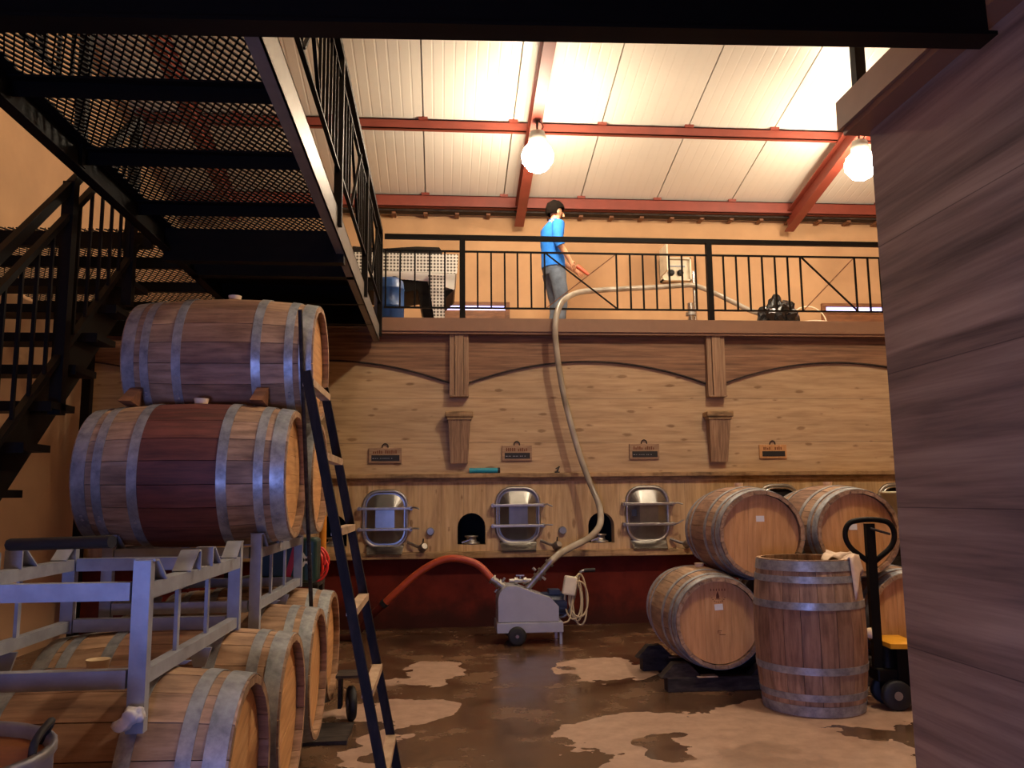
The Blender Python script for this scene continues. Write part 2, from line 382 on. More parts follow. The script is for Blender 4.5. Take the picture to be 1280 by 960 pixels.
for x in bays:
    pm = MB()
    for dx, w, dy in ((-.075, .05, .10), (0, .09, .115), (.075, .05, .10)): pm.box((x+dx-w/2, D-dy, 2.372), (x+dx+w/2, D+.01, ZD0))
    pm.box((x-.1, D-.12, 2.36), (x+.1, D+.01, 2.374)); pm.build('pilaster', 'pilaster', wall)
    bm_ = MB(); w0, w1 = .115, .09
    for y0, y1, s in ((D-.13, D+.01, 1),):
        vs = [(x-w1, D-.07, 1.665), (x+w1, D-.07, 1.665), (x+w1, D+.01, 1.665), (x-w1, D+.01, 1.665), (x-w0, D-.14, 2.12), (x+w0, D-.14, 2.12), (x+w0, D+.01, 2.12), (x-w0, D+.01, 2.12)]
        bm_.add(vs, [(0,3,2,1),(4,5,6,7),(0,1,5,4),(1,2,6,5),(2,3,7,6),(3,0,4,7)])
    br = bm_.build('bracket', 'pilaster', wall)
    cp = MB(); cp.box((x-.125, D-.15, 2.115), (x+.125, D+.01, 2.14)); cp.box((x-.145, D-.165, 2.14), (x+.145, D+.01, 2.2), bev=.012); cp.build('bracket_cap', 'ledge', br)
# deck
deck = struct(MB().box((XL, D-.06, ZD0+.01), (XR, YU, ZD1-.004)).build('floor_deck', 'fascia'), 'raised mezzanine deck above the tanks')
fa = MB(); fa.box((XL, D-.16, ZD0), (XR, D-.06, ZD1)); fa.box((XL, D-.14, ZD0-.025), (XR, D-.04, ZD0)); fa.build('fascia', 'fascia', deck)
struct(MB().box((XL, YU, 2.9), (XR, YU+.15, 5.6)).build('wall_upper', 'plaster'), 'tan plastered wall behind the mezzanine')
struct(MB().box((XL-.15, YR, 0), (XL, YU+.15, 8.2)).build('wall_left', 'plaster'), 'tan plastered side wall behind the staircase')
struct(MB().box((XR, YR, 0), (XR+.15, YU+.15, 8.2)).build('wall_right', 'plaster'), 'tan plastered wall at the far end of the mezzanine')
rw = MB(); rw.box((XL, YR-.15, 0), (-1.3, YR, 8.2)); rw.box((-.2, YR-.15, 0), (XR, YR, 8.2)); rw.box((-1.3, YR-.15, 1.1), (-.2, YR, 8.2))
struct(rw.build('wall_rear', 'plaster'), 'unseen tan plastered wall with a low hatch added for the blue fill light')  # low hatch is added here to carry the blue fill light
hl = struct(MB().box((-2.42, YR+.01, .02), (-1.32, YR+.05, 1.1)).build('door_1', 'timber'), 'open timber hatch door beside the added low hatch')  # unseen leaf, added along with the hatch
MB().box((-2.38, YR+.05, .5), (-2.34, YR+.075, .62)).build('door_handle', 'stainless_dull', hl)
# near tank block on the right
TX, TY, TZ = 2.1, 3.7, 3.10
tk = struct(MB().box((TX, YR, 0), (TX+2.2, TY, TZ)).build('wall_tank_block', 'column'), 'brown grey board-formed concrete side of the near tank')
MB().box((TX-.13, YR, TZ), (TX+2.3, TY+.07, TZ+.15)).build('fascia', 'fascia', tk)
MB().box((TX-.11, YR, TZ-.03), (TX+2.3, TY+.05, TZ)).build('fascia_lip', 'fascia', tk)
# roof
def rz(y): return 5.47+.22*(11.2-y)
YA = 1.5
cl = MB()
for y0, y1, f in ((YU+.15, YA, rz),):
    cl.add([(XL-.1, y0, f(y0)+.07), (XR+.1, y0, f(y0)+.07), (XR+.1, y1, f(y1)+.07), (XL-.1, y1, f(y1)+.07), (XL-.1, y0, f(y0)+.15), (XR+.1, y0, f(y0)+.15), (XR+.1, y1, f(y1)+.15), (XL-.1, y1, f(y1)+.15)],
           [(0,3,2,1),(4,5,6,7),(0,1,5,4),(1,2,6,5),(2,3,7,6),(3,0,4,7)])
za = rz(YA); zb = za-.22*(YA-YR)
cl.add([(XL-.1, YA, za+.07), (XR+.1, YA, za+.07), (XR+.1, YR-.15, zb+.07), (XL-.1, YR-.15, zb+.07), (XL-.1, YA, za+.15), (XR+.1, YA, za+.15), (XR+.1, YR-.15, zb+.15), (XL-.1, YR-.15, zb+.15)],
       [(0,3,2,1),(4,5,6,7),(0,1,5,4),(1,2,6,5),(2,3,7,6),(3,0,4,7)])
ceil = struct(cl.build('ceiling', 'panel'), 'pitched roof of white insulated sheets')
PW = 1.09; px0 = .87-PW*5; seams = []
k = 0; y0, y1 = YU, YA
nx = int((XR-px0)/PW)+1
pm = MB()
prof = [0]                                     # one sheet: shallow ribs along its length
xsr = [.008]+[v for r in range(1, 9) for v in (r*PW/9-.012, r*PW/9-.006, r*PW/9+.006, r*PW/9+.012)]+[PW-.008]
zsr = [0]+[v for r in range(1, 9) for v in (0, .0018, .0018, 0)]+[0]
vs = []
for x, z in zip(xsr, zsr):
    for y in (y0, y1): vs.append((x, y, rz(y)+z))
n = len(xsr); pm.add(vs, [(2*i, 2*i+1, 2*i+3, 2*i+2) for i in range(n-1)])
pm.add([(.006, y0, rz(y0)), (.006, y1, rz(y1)), (.006, y1, rz(y1)+.07), (.006, y0, rz(y0)+.07)], [(0, 1, 2, 3)])
pm.add([(PW-.006, y0, rz(y0)), (PW-.006, y1, rz(y1)), (PW-.006, y1, rz(y1)+.07), (PW-.006, y0, rz(y0)+.07)], [(0, 1, 2, 3)])
first = None
for i in range(nx):
    x = px0+PW*i; seams.append(x)
    if x+PW < XL or x > XR: continue
    if first is None: first = pm.build('roof_sheet', 'panel', ceil); o = first
    else: o = link('roof_sheet', first.data, ceil)
    o.location = (x, 0, 0)
SL = math.atan(.22)
def ibeam(mb, a, b, w, h, tf=.014, tw=.01):
    a, b = Vector(a), Vector(b); u = Vector((0, 0, 1)); d = (b-a).normalized(); u = (u-d*u.dot(d)).normalized()
    mb.bar(a+u*(h/2-tf/2), b+u*(h/2-tf/2), w, tf); mb.bar(a-u*(h/2-tf/2), b-u*(h/2-tf/2), w, tf); mb.bar(a, b, tw, h-2*tf)
RAF = [-2.82, 1.09, 5.02]
rl = ['red steel roof rafter over the staircase', 'red steel roof rafter above the man in blue', 'red steel roof rafter above the open junction box side']
for x, l in zip(RAF, ['red steel roof rafter crossing above the staircase', 'red steel roof rafter ending left of the man in blue', 'red steel roof rafter ending above the crossed railing panel by the tank block']):
    m = MB(); ibeam(m, (x, 11.22, rz(11.22)-.26), (x, YA, rz(YA)-.26), .13, .24)
    tag(m.build('roof_rafter', 'red_steel'), l, 'rafter', 'roof rafters')
for y, h, l in ((11.1, .17, 'red steel purlin along the top of the upper wall'), (9.52, .12, 'red steel purlin behind the lit pendant lamps'), (7.9, .12, 'red steel purlin running above the mezzanine edge'), (6.3, .12, 'red steel purlin high over the barrel floor')):
    t_ = thing('roof_purlin', l, 'purlin', (0, 0, 0), 'roof purlins')
    m = MB(); z = rz(y)-.012
    m.box((XL+.01, y-.035, z-h), (XR-.01, y+.035, z-h+.012)); m.box((XL+.01, y-.035, z-.012), (XR-.01, y+.035, z)); m.box((XL+.01, y-.035, z-h), (XR-.01, y-.025, z))
    m.build('channel', 'red_steel', t_)
    c0 = None
    for x in seams:
        if not XL+.1 < x < XR-.1: continue
        if c0 is None: c0 = MB().box((-.055, y-.06, z-.01), (.055, y-.03, z+.035)).build('clip', 'red_steel', t_); o = c0
        else: o = link('clip', c0.data, t_)
        o.location.x = x
    if y > 11:
        m = MB(); m.box((XL+.01, y+.05, z-h-.03), (XR-.01, y+.2, z-h-.01)); m.build('wall_plate', 'timber_dark', t_)
        s0 = None; x = XL+.3
        while x < XR-.1:
            if s0 is None: s0 = MB().box((-.028, y+.1, z-h-.058), (.028, y+.28, z-h-.03)).build('stub', 'timber', t_); o = s0
            else: o = link('stub', s0.data, t_)
            o.location.x = x; x += .44
# ---------------------------------------------------------------- pendant lamps
def pendant(x, y, zc, label, hang, bulb='bulb'):
    t_ = thing('pendant_lamp', label, 'lamp', (x, y, zc), 'pendant lamps under the roof')
    MB().lathe([(.0, -.03), (.03, -.02), (.11, .02), (.175, .11), (.185, .18), (.155, .26), (.11, .31), (.085, .325)], 20).build('lit_globe', bulb, t_)
    MB().lathe([(.075, .33), (.105, .33), (.10, .40), (.085, .46), (.02, .48)], 20, cap0=True, cap1=True).build('gear_housing', 'grey_steel', t_)
    MB().tube([(0, 0, .47), (0, 0, .47+hang)], .012, 8).build('hook', 'black', t_)
    m = MB(); m.tube(spline([(.03, 0, .47), (.07, 0, .47+hang*.5), (.02, 0, .47+hang)], 5), .006, 6); m.build('cable', 'black', t_)
lampz = {}
for x, y, l in ((1.09, 8.92, 'lit pendant lamp hanging in front of the rafter beside the man'), (4.92, 8.92, 'lit pendant lamp half hidden behind the near tank block'),
                (3.2, 3.9, 'lit pendant lamp high over the stacked barrels'), (1.09, 3.9, 'weaker lit pendant lamp high over the wet floor')):
    zr = rz(y)-.26-.12
    zl = zr-.48-.13; pendant(x, y, zl, l, .13, 'bulb' if y > 6 else 'bulb_hall' if x > 2 else 'bulb_dim')
# ================================================================ STEEL WALKWAYS AND STAIR
def strands(mb, x0, x1, y0, y1, z, pitch=.038, slope=.5, wa=.013, wb_=.006):
    """expanded metal: two families of diagonal strands clipped to a rectangle"""
    for sgn, w in ((1, wa), (-1, wb_)):
        n = int((x1-x0+(y1-y0)*slope)/pitch)+2
        for i in range(-1, n+1):
            c = x0-(y1-y0)*slope+i*pitch if sgn > 0 else x0+i*pitch
            ya, yb = y0, y1
            # x = c + sgn*slope*(y-y0)
            t0, t1 = (x0-c)/(sgn*slope)+y0, (x1-c)/(sgn*slope)+y0
            lo_, hi_ = max(y0, min(t0, t1)), min(y1, max(t0, t1))
            if hi_-lo_ < .02: continue
            mb.bar((c+sgn*slope*(lo_-y0), lo_, z), (c+sgn*slope*(hi_-y0), hi_, z), w, .006)
WX0, WX1, WZ = -1.82, -.637, 2.925
WTOP = WZ+.17
wk = thing('walkway', 'black steel walkway with expanded metal floor and railings leading to the deck', 'walkway', (-1.2, 5.6, WZ))
def wpart(m, name, mat, kind=None):
    o = m.build(name, mat, wk); o.matrix_parent_inverse = wk.matrix_world.inverted() if False else Matrix.Translation((1.2, -5.6, -WZ))
    if kind: o['kind'] = kind
    return o
YE = D-.17
def channel(m, x, s):      # web at x, flanges pointing s
    m.box((min(x, x-s*.008), 2.69, WZ), (max(x, x-s*.008), YE, WTOP)); m.box((min(x, x-s*.06), 2.69, WZ), (max(x, x-s*.06), YE, WZ+.01)); m.box((min(x, x-s*.06), 2.69, WTOP-.01), (max(x, x-s*.06), YE, WTOP))
m = MB(); channel(m, WX1, 1); wpart(m, 'side_channel', 'grey_steel')['label'] = 'grey side channel of the walkway'
m = MB(); channel(m, WX0, -1); wpart(m, 'side_channel', 'black')
cy = [2.78, 3.47, 4.2, 4.95]
for y in cy: m = MB(); m.box((WX0+.01, y-.006, WTOP-.09), (WX1-.01, y, WTOP-.012)); m.box((WX0+.01, y-.05, WTOP-.022), (WX1-.01, y, WTOP-.012)); wpart(m, 'cross_member', 'black')
m = MB(); m.box((WX0+.01, 5.42, WZ-.06), (WX1-.01, 5.5, WTOP-.012)); wpart(m, 'cross_beam', 'black')
ys = [2.69]+cy+[5.46, 6.05]
for a, b in zip(ys[:-1], ys[1:]):
    m = MB(); strands(m, WX0+.01, WX1-.01, a+.002, b-.002, WTOP-.004); wpart(m, 'expanded_metal', 'black', 'stuff')
m = MB(); m.box((WX0+.01, 6.05, WTOP-.012), (WX1-.01, YE, WTOP-.004)); m.box((WX0+.01, 6.0, WZ), (WX1-.01, 6.08, WTOP-.012)); wpart(m, 'floor_plate', 'black')
for y in (6.9, 7.7): m = MB(); m.box((WX0+.01, y-.04, WZ), (WX1-.01, y, WTOP-.012)); wpart(m, 'cross_member', 'black')
RT, RM, RB = 4.12, 3.955, 3.33
for x in (WX0, WX1):
    yend = YE if x > -1 else 4.0
    xx = x+.0
    if x < -1: segs = [(2.75, 4.15)]
    else: segs = [(2.75, 5.0), (5.0, 6.8), (6.8, 8.5)]
    m = MB(); m.box((xx-.025, segs[0][0], RT-.05), (xx+.025, segs[-1][1], RT)); wpart(m, 'handrail', 'black')
    for zz in (RM, RB): m = MB(); m.box((xx-.012, segs[0][0], zz-.008), (xx+.012, segs[-1][1], zz+.008)); wpart(m, 'rail', 'black')
    for y in [s[0] for s in segs]+[segs[-1][1]]: m = MB(); m.box((xx-.025, y-.025, WZ+.05), (xx+.025, y+.025, RT-.05)); wpart(m, 'post', 'black')
    bal = None
    for y0, y1 in segs:
        n = int((y1-y0)/.14); mid = (y0+y1)/2
        for k in range(1, n):
            y = y0+(y1-y0)*k/n
            if abs(y-mid) < .25: continue
            if bal is None: bal = wpart(MB().box((xx-.008, -.008, RB), (xx+.008, .008, RM)), 'baluster', 'black'); o = bal
            else: o = link('baluster', bal.data, wk); o.matrix_parent_inverse = bal.matrix_parent_inverse
            o.location.y = y
        m = MB(); m.bar((xx, mid-.3, RM), (xx, mid+.3, RB), .012, .02, (1, 0, 0)); wpart(m, 'brace', 'black')
        m = MB(); m.bar((xx+.013, mid-.3, RB), (xx+.013, mid+.3, RM), .012, .02, (1, 0, 0)); wpart(m, 'brace', 'black')
# catwalk overhead (its far beam fills the top of the view)
cw = thing('overhead_catwalk', 'black steel catwalk bridging to the near tank block overhead', 'catwalk', (0, 2.2, 3.02))
def cpart(m, name, mat): o = m.build(name, mat, cw); o.matrix_parent_inverse = T(0, -2.2, -3.02); return o
m = MB(); _l, _r = onY(0, 30, 2.62), onY(1215, 52, 2.62); _s = (_r.z-_l.z)/(_r.x-_l.x); ibeam(m, (XL+.05, 2.62, _l.z+_s*(XL+.05-_l.x)+.14), (1.955, 2.62, _l.z+_s*(1.955-_l.x)+.14), .10, .28); cpart(m, 'far_beam', 'black')
m = MB(); ibeam(m, (XL+.05, 1.3, 3.0), (1.95, 1.3, 3.0), .10, .2); cpart(m, 'near_beam', 'black')
m = MB(); m.box((XL+.05, 1.3, 3.16), (1.95, 2.60, 3.17)); cpart(m, 'floor_plate', 'black')
for x in (1.72,): m = MB(); m.box((x-.03, 3.1, 3.16), (x+.03, 3.16, 4.3)); 
tp = MB().box((1.985, 3.58, TZ+.15), (2.035, 3.63, 4.2)); tag(tp.build('rail_post', 'black'), 'black steel post standing on the near tank block', 'post')
# staircase left of the walkway
st = thing('steel_staircase', 'black steel open-tread staircase climbing beside the side wall', 'staircase', (-2.4, 2.4, 0))
def spart(m, name, mat): o = m.build(name, mat, st); o.matrix_parent_inverse = T(2.4, -2.4, 0); return o
SX0, SX1 = -3.0, -1.9
def sy(z): return 3.854+.242*(z-1.36)/.218
z = 1.36-.218*6+.0; first = None; n = 0
while z < 2.75:
    if z > .1:
        if first is None:
            first = spart(MB().box((SX0, -.13, -.035), (SX1, .13, 0)).box((SX0, -.135, -.05), (SX1, -.125, .0)), 'tread', 'black'); o = first
        else: o = link('tread', first.data, st); o.matrix_parent_inverse = first.matrix_parent_inverse
        o.location = (0, sy(z), z)
    z += .218
for x in (SX0+.03, SX1-.12):
    m = MB(); m.bar((x, sy(.05)-.0, .0), (x, sy(2.7), 2.65), .03, .2); spart(m, 'stringer', 'black')
for x in (SX1-.03, SX0+.03):
    p = []
    for zz, w in ((1.16, .05), (1.0, .03), (.26, .03)):
        m = MB(); m.bar((x, sy(.2), .2+zz), (x, sy(2.55 if zz > .5 else 2.66), (2.55 if zz > .5 else 2.66)+zz), .035, w); spart(m, 'handrail' if zz > 1.1 else 'rail', 'black')
    for zz in (.25, 1.79, 2.55): m = MB(); m.box((x-.03, sy(zz)-.03, zz-.05), (x+.03, sy(zz)+.03, zz+1.17)); spart(m, 'post', 'black')
    bal = None; zz = .4
    while zz < 2.6:
        if bal is None: bal = spart(MB().box((x-.008, -.008, .26), (x+.008, .008, 1.0)), 'baluster', 'black'); o = bal
        else: o = link('baluster', bal.data, st); o.matrix_parent_inverse = bal.matrix_parent_inverse
        o.location = (0, sy(zz), zz); zz += .125
lg = thing('stair_landing', 'black steel landing with mesh floor at the top of the staircase', 'landing', (-2.7, 6.2, 2.95))
def lpart(m, name, mat, kind=None):
    o = m.build(name, mat, lg); o.matrix_parent_inverse = T(2.7, -6.2, -2.95)
    if kind: o['kind'] = kind
    return o
m = MB(); m.box((XL+.02, 5.42, 2.95), (WX0-.07, 5.47, 3.05)); lpart(m, 'front_beam', 'black')
m = MB(); m.box((XL+.02, 8.3, 2.93), (WX0-.07, 8.36, 3.09)); lpart(m, 'back_beam', 'black')
for y in (6.1, 6.8, 7.5): m = MB(); m.box((XL+.02, y-.04, 2.99), (WX0-.07, y, 3.07)); lpart(m, 'cross_member', 'black')
m = MB(); strands(m, XL+.03, WX0-.07, 5.44, 8.4, 3.075, pitch=.05); lpart(m, 'expanded_metal', 'black', 'stuff')
m = MB(); m.box((XL+.03, 5.42, 4.05), (WX0-.07, 5.46, 4.1)); 
for x in (-3.4, -2.0): m = MB(); m.box((x-.04, 8.2, 0), (x+.04, 8.28, 2.93)); lpart(m, 'leg', 'black')
m = MB(); m.box((-3.55, 5.44, 0), (-3.47, 5.52, 2.95)); lpart(m, 'leg', 'black')
# ---------------------------------------------------------------- deck railing
dr = thing('deck_railing', 'black steel railing with crossed panels along the deck edge', 'railing', (2, D, ZD1))
def rpart(m, name, mat): o = m.build(name, mat, dr); o.matrix_parent_inverse = T(-2, -D, -ZD1); return o
XE = 7.5
m = MB(); m.box((WX1+.03, D-.025, RT-.035), (XE, D+.025, RT+.015)); rpart(m, 'handrail', 'black')
for zz in (RM, RB): m = MB(); m.box((WX1+.03, D-.012, zz-.009), (XE, D+.012, zz+.009)); rpart(m, 'rail', 'black')
def xa(px): return onY(px, 350, D).x
for px in (578, 887): x = xa(px); m = MB(); m.box((x-.03, D-.03, ZD1-.01), (x+.03, D+.03, RT-.03)); rpart(m, 'post', 'black')
m = MB(); x = xa(887)+2.7; m.box((x-.03, D-.03, ZD1-.01), (x+.03, D+.03, RT-.03)); rpart(m, 'post', 'black')
bal = None
bx_ = [xa(p) for p in (482, 500, 518.5, 537, 556, 597, 614, 631, 647, 664, 681, 771, 788, 804, 820.5, 837, 853, 870, 905, 921, 937, 953.5, 969.5, 985.5, 1001.5, 1069.5, 1086)]
x = bx_[-1]
while x < XE-.2: x += .14; bx_.append(x)
for x in bx_:
    if bal is None: bal = rpart(MB().box((-.009, D-.009, RB), (.009, D+.009, RM)), 'baluster', 'black'); o = bal
    else: o = link('baluster', bal.data, dr); o.matrix_parent_inverse = bal.matrix_parent_inverse
    o.location.x = x
for a, b in ((681, 771), (1001.5, 1069.5)):
    m = MB(); m.bar((xa(a), D-.012, RM), (xa(b), D-.012, RB), .012, .024, (0, 1, 0)); rpart(m, 'brace', 'black')
    m = MB(); m.bar((xa(a), D+.012, RB), (xa(b), D+.012, RM), .010, .014, (0, 1, 0)); rpart(m, 'brace', 'timber')
# ================================================================ BARRELS
BL, RB_, RH = .95, .35, .312
def br(z): return RB_-(RB_-RH)*(2*z/BL)**2
NST = 20
def stave_mesh(name, mat):
    vs, fs, sm = [], [], []
    da = PI/NST; g = .0016; zs = [BL*(i/6-.5) for i in range(7)]
    for z in zs:                                   # outer skin: three points across
        r = br(z)
        for a in (-da+g/r, 0, da-g/r): vs.append((r*math.cos(a), r*math.sin(a), z))
    for i in range(6):
        for k in range(2): fs.append((i*3+k, i*3+k+1, i*3+k+4, i*3+k+3)); sm.append(True)
    o = len(vs)
    for z in zs:                                   # sides and inner face: outer/inner pairs
        r = br(z); q = r-.026
        for a in (-da+g/r, da-g/r):
            vs.append((r*math.cos(a), r*math.sin(a), z)); vs.append((q*math.cos(a), q*math.sin(a), z))
    for i in range(6):
        b0, b1 = o+i*4, o+i*4+4
        fs += [(b0, b0+1, b1+1, b1), (b0+2, b1+2, b1+3, b0+3), (b0+1, b0+3, b1+3, b1+1)]; sm += [False]*3
    fs += [(o, o+2, o+3, o+1), (o+24, o+25, o+27, o+26)]; sm += [False]*2
    me = bpy.data.meshes.new(name); me.from_pydata(vs, [], fs); me.polygons.foreach_set('use_smooth', sm)
    me.materials.append(M[mat]); me.update(); return me
STAVES = {k: stave_mesh('stave', k) for k in ('stave', 'stave_red', 'stave_rosy')}
def mesh_of(mb, name, mat):
    o = mb.build(name, mat); me = o.data; bpy.data.objects.remove(o); return me
def hoop_mesh(zc, w):
    n = 48; vs, fs = [], []
    pts = [(br(zc-w/2)+.0005, zc-w/2), (br(zc-w/2)+.0035, zc-w/2), (br(zc+w/2)+.0035, zc+w/2), (br(zc+w/2)+.0005, zc+w/2)]
    m = MB()
    m.lathe(pts[:2], n, smooth=False); m.lathe(pts[1:3], n, smooth=True); m.lathe(pts[2:], n, smooth=False)
    for da in (0, .07):                              # rivets at the lap
        r = br(zc)+.0045
        m.lathe([(.009, 0), (.006, .004), (0, .005)], 6, T(r*math.cos(2.2+da)-.001, r*math.sin(2.2+da)-.001, zc) @ Rz(2.2+da) @ Ry(PI/2), False)
    return mesh_of(m, 'hoop', 'hoop')
HOOPS = [hoop_mesh(z, w) for z, w in ((-.437, .062), (-.355, .042), (-.195, .045), (.195, .045), (.355, .042), (.437, .062))]
HB = []
for k in range(6):
    R = RH-.03; n = 8; x0, x1 = -R+2*R*k/6+.0006, -R+2*R*(k+1)/6-.0006
    xs_ = [x0+(x1-x0)*i/n for i in range(n+1)]
    poly = [(x, -math.sqrt(max(0, R*R-x*x))) for x in xs_]+[(x, math.sqrt(max(0, R*R-x*x))) for x in reversed(xs_)]
    clean = [p for i, p in enumerate(poly) if (Vector(p)-Vector(poly[i-1])).length > 1e-5]
    m = MB(); nn = len(clean)
    m.add([(x, y, -.01) for x, y in clean]+[(x, y, .01) for x, y in clean], [tuple(reversed(range(nn))), tuple(range(nn, 2*nn))]+[(i, (i+1) % nn, (i+1) % nn+nn, i+nn) for i in range(nn)])
    me = mesh_of(m, 'head_board', 'head'); HB.append(me)
BUNG = mesh_of(MB().lathe([(.028, -.012), (.036, .03)], 14, smooth=True, cap0=True, cap1=True), 'bung', 'bung')
PAPER = mesh_of(MB().box((-.03, -.021, 0), (.03, .021, .0012)), 'paper_label', 'white')
def barrel(label, loc, axis='X', mat='stave', roll=0, heads=(1, 1), paper=None, group=None, tilt=0, yaw=0, spin=0, bung=True, s=1.0):
    """axis X: head boards face +X / -X; Y: faces -Y; Z: standing. The bung sits on local +X before the roll."""
    t_ = thing('wine_barrel', label, 'barrel', loc, group)
    if axis == 'X': R = Matrix(((0, 0, 1), (0, 1, 0), (-1, 0, 0))).to_4x4()      # local z -> +X, local x -> -Z
    if axis == 'X': R = Matrix(((0, 0, 1), (0, -1, 0), (1, 0, 0))).to_4x4()       # local z -> +X, local x -> +Z
    if axis == 'Y': R = Matrix(((0, 1, 0), (0, 0, -1), (1, 0, 0))).to_4x4()       # local z -> -Y, local x -> +Z
    if axis == 'Z': R = Matrix.Identity(4)
    if R.determinant() < 0: R = R @ Matrix.Diagonal((1, -1, 1, 1))
    t_.matrix_world = T(*loc) @ Rz(yaw) @ R @ Rz(roll) @ Matrix.Scale(s, 4)
    for k in range(NST): 
        o = link('stave', STAVES[mat], t_); o.rotation_euler = (0, 0, 2*PI*k/NST); sc = 1+random.uniform(-.003, .003); o.scale = (sc, sc, 1)
    for me in HOOPS: link('hoop', me, t_)
    for sgn, use in ((1, heads[0]), (-1, heads[1])):
        if not use: continue
        for me in HB: o = link('head_board', me, t_); o.location = (0, 0, sgn*(BL/2-.045)+random.uniform(-.001, .001)); o.rotation_euler = (0, 0, spin)
    if bung: o = link('bung', BUNG, t_); o.matrix_local = T(RB_-.004, 0, 0) @ Ry(PI/2)
    if paper:
        o = link('paper_label', PAPER, t_); o.matrix_local = T(paper[0], paper[1], BL/2-.0345) @ Rz(paper[2])
        o['label'] = 'small white paper label'
    return t_
GL = 'barrels stacked on their sides beside the staircase'
LZ = .44; LXC = -1.075
barrel('bottom-row barrel behind the open grey drum, under the empty rack front', (LXC+.01, 2.78, LZ), 'X', 'stave_rosy', group=GL, spin=.4)
barrel('bottom-row barrel under the back half of the empty rack', (LXC, 3.6, LZ), 'X', 'stave_rosy', group=GL, spin=.2)
barrel('bottom-row barrel below the wine-stained barrel on the loaded rack', (LXC-.01, 4.4, LZ), 'X', 'stave', group=GL, spin=.8)
barrel('bottom-row barrel beside the small caster wheel at the row end', (LXC-.04, 5.2, LZ), 'X', 'stave', group=GL)
RZB = 1.43
barrel('wine-stained dark red barrel at the front of the loaded steel rack', (-1.185, 4.2, RZB), 'X', 'stave_red', group=GL)
barrel('barrel behind the wine-stained one on the loaded steel rack', (-1.17, 4.92, RZB), 'X', 'stave', group=GL)
barrel('topmost barrel resting on the two barrels of the loaded rack', (-1.13, 4.56, RZB+.612), 'X', 'stave_rosy', group=GL)
# wooden chocks between the barrels
def chock(loc, rx, label):
    o = MB().prism([(-.035, 0), (.035, 0), (.035, .05), (-.035, .05)], 0, .001)
    m = MB(); m.add([(-.03, -.07, 0), (.03, -.07, 0), (.03, .07, 0), (-.03, .07, 0), (-.03, .07, .10), (.03, .07, .10)], [(0, 3, 2, 1), (3, 4, 5, 2), (0, 1, 5, 4), (0, 4, 3), (1, 2, 5)])
    o = m.build('wooden_chock', 'timber'); o.location = loc; o.rotation_euler = (rx, 0, 0); tag(o, label, 'chock', 'wooden wedges between barrels'); return o
chock((-.90, 4.17, RZB+.35), -.12, 'small brown wooden wedge under the topmost barrel near the ladder')
chock((-1.52, 4.17, RZB+.346), -.12, 'small brown wooden wedge under the topmost barrel near the side wall')
GR = 'barrels stacked on dark timbers near the tank wall'
BZ = .45; BY = 5.62+BL/2; SB = .97
b0 = barrel('bottom barrel with a stamped emblem and paper label on its head', (1.90, BY, BZ), 'Y', 'stave', s=SB, paper=(.105, -.005, -1.5), group=GR, spin=1.57, yaw=-.03)
barrel('bottom barrel hidden behind the upright open barrel', (2.6, BY+.02, BZ), 'Y', 'stave', s=SB, group=GR, spin=1.6)
barrel('bottom barrel seen behind the pallet jack', (3.30, BY+.08, BZ), 'Y', 'stave', s=SB, group=GR, spin=1.57)
barrel('upper barrel above the emblem barrel, paper label on its head', (2.25, BY+.06, BZ+.585), 'Y', 'stave_rosy', s=SB, paper=(.11, 0, 1.57), group=GR, spin=1.5, yaw=-.03)
barrel('upper barrel behind the pallet jack handle, paper label on its head', (2.95, BY+.06, BZ+.587), 'Y', 'stave_rosy', s=SB, paper=(.04, .03, 1.57), group=GR, spin=1.62, yaw=-.02)
ub = barrel('open barrel standing upright with a cloth over its rim', (2.315, 5.2, BL/2*.96), 'Z', 'stave_rosy', roll=-.4, heads=(0, 1), bung=True, s=.96)
# emblem and pencil mark on the first head: flat print
em = MB(); zt = BL/2-.0342
def hp(u, v): return (v, -u)          # u = to the picture's right, v = up
def quad(pts): em.add([(*hp(*p), zt) for p in pts]+[(*hp(*p), zt+.0008) for p in pts], [tuple(range(len(pts))), tuple(reversed(range(len(pts), 2*len(pts))))])
quad([(-.012, .165), (.012, .165), (.012, .18), (.0, .215), (-.01, .19)]); quad([(-.018, .158), (.018, .158), (.018, .162), (-.018, .162)])
for k in range(9):
    a = PI*(1.12+.76*k/8); quad([(.05*math.cos(a), .185+.05*math.sin(a)), (.05*math.cos(a)+.009, .185+.05*math.sin(a)), (.05*math.cos(a)+.009, .190+.05*math.sin(a)), (.05*math.cos(a), .190+.05*math.sin(a))])
for k in range(6):
    u = -.05+.02*k; quad([(u, .215), (u+.006, .215), (u+.006, .232), (u, .232)])
for u, v, w, h in ((-.01, -.06, .03, .004), (-.01, -.075, .004, .02), (.0, -.085, .045, .004), (.0, -.072, .012, .003)): quad([(u, v), (u+w, v), (u+w, v+h), (u, v+h)])
o = em.build('stamped_emblem', 'ink', b0); o['label'] = 'brown stamped sail emblem'
# dark timber cradle below the right-hand stack
cr = thing('timber_cradle', 'dark timber cradle on the floor carrying the stacked barrels', 'cradle', (2.6, 6.1, 0))
def ccp(m, n='beam', mat='timber_dark'): o = m.build(n, mat, cr); o.matrix_parent_inverse = T(-2.6, -6.1, 0); return o
for y in (5.72, 6.42):
    ccp(MB().box((1.52, y-.05, .0), (3.75, y+.05, .095), bev=.006))
    for x in (1.62, 2.24, 2.955, 3.6):
        m = MB(); m.prism([(x-.14, .095), (x+.14, .095), (x+.05, .185), (x-.05, .185)], y-.045, y+.045); ccp(m, 'wedge_block')
    ccp(MB().box((1.72, y-.07, .095), (1.86, y+.0, .103)), 'slat', 'rung')
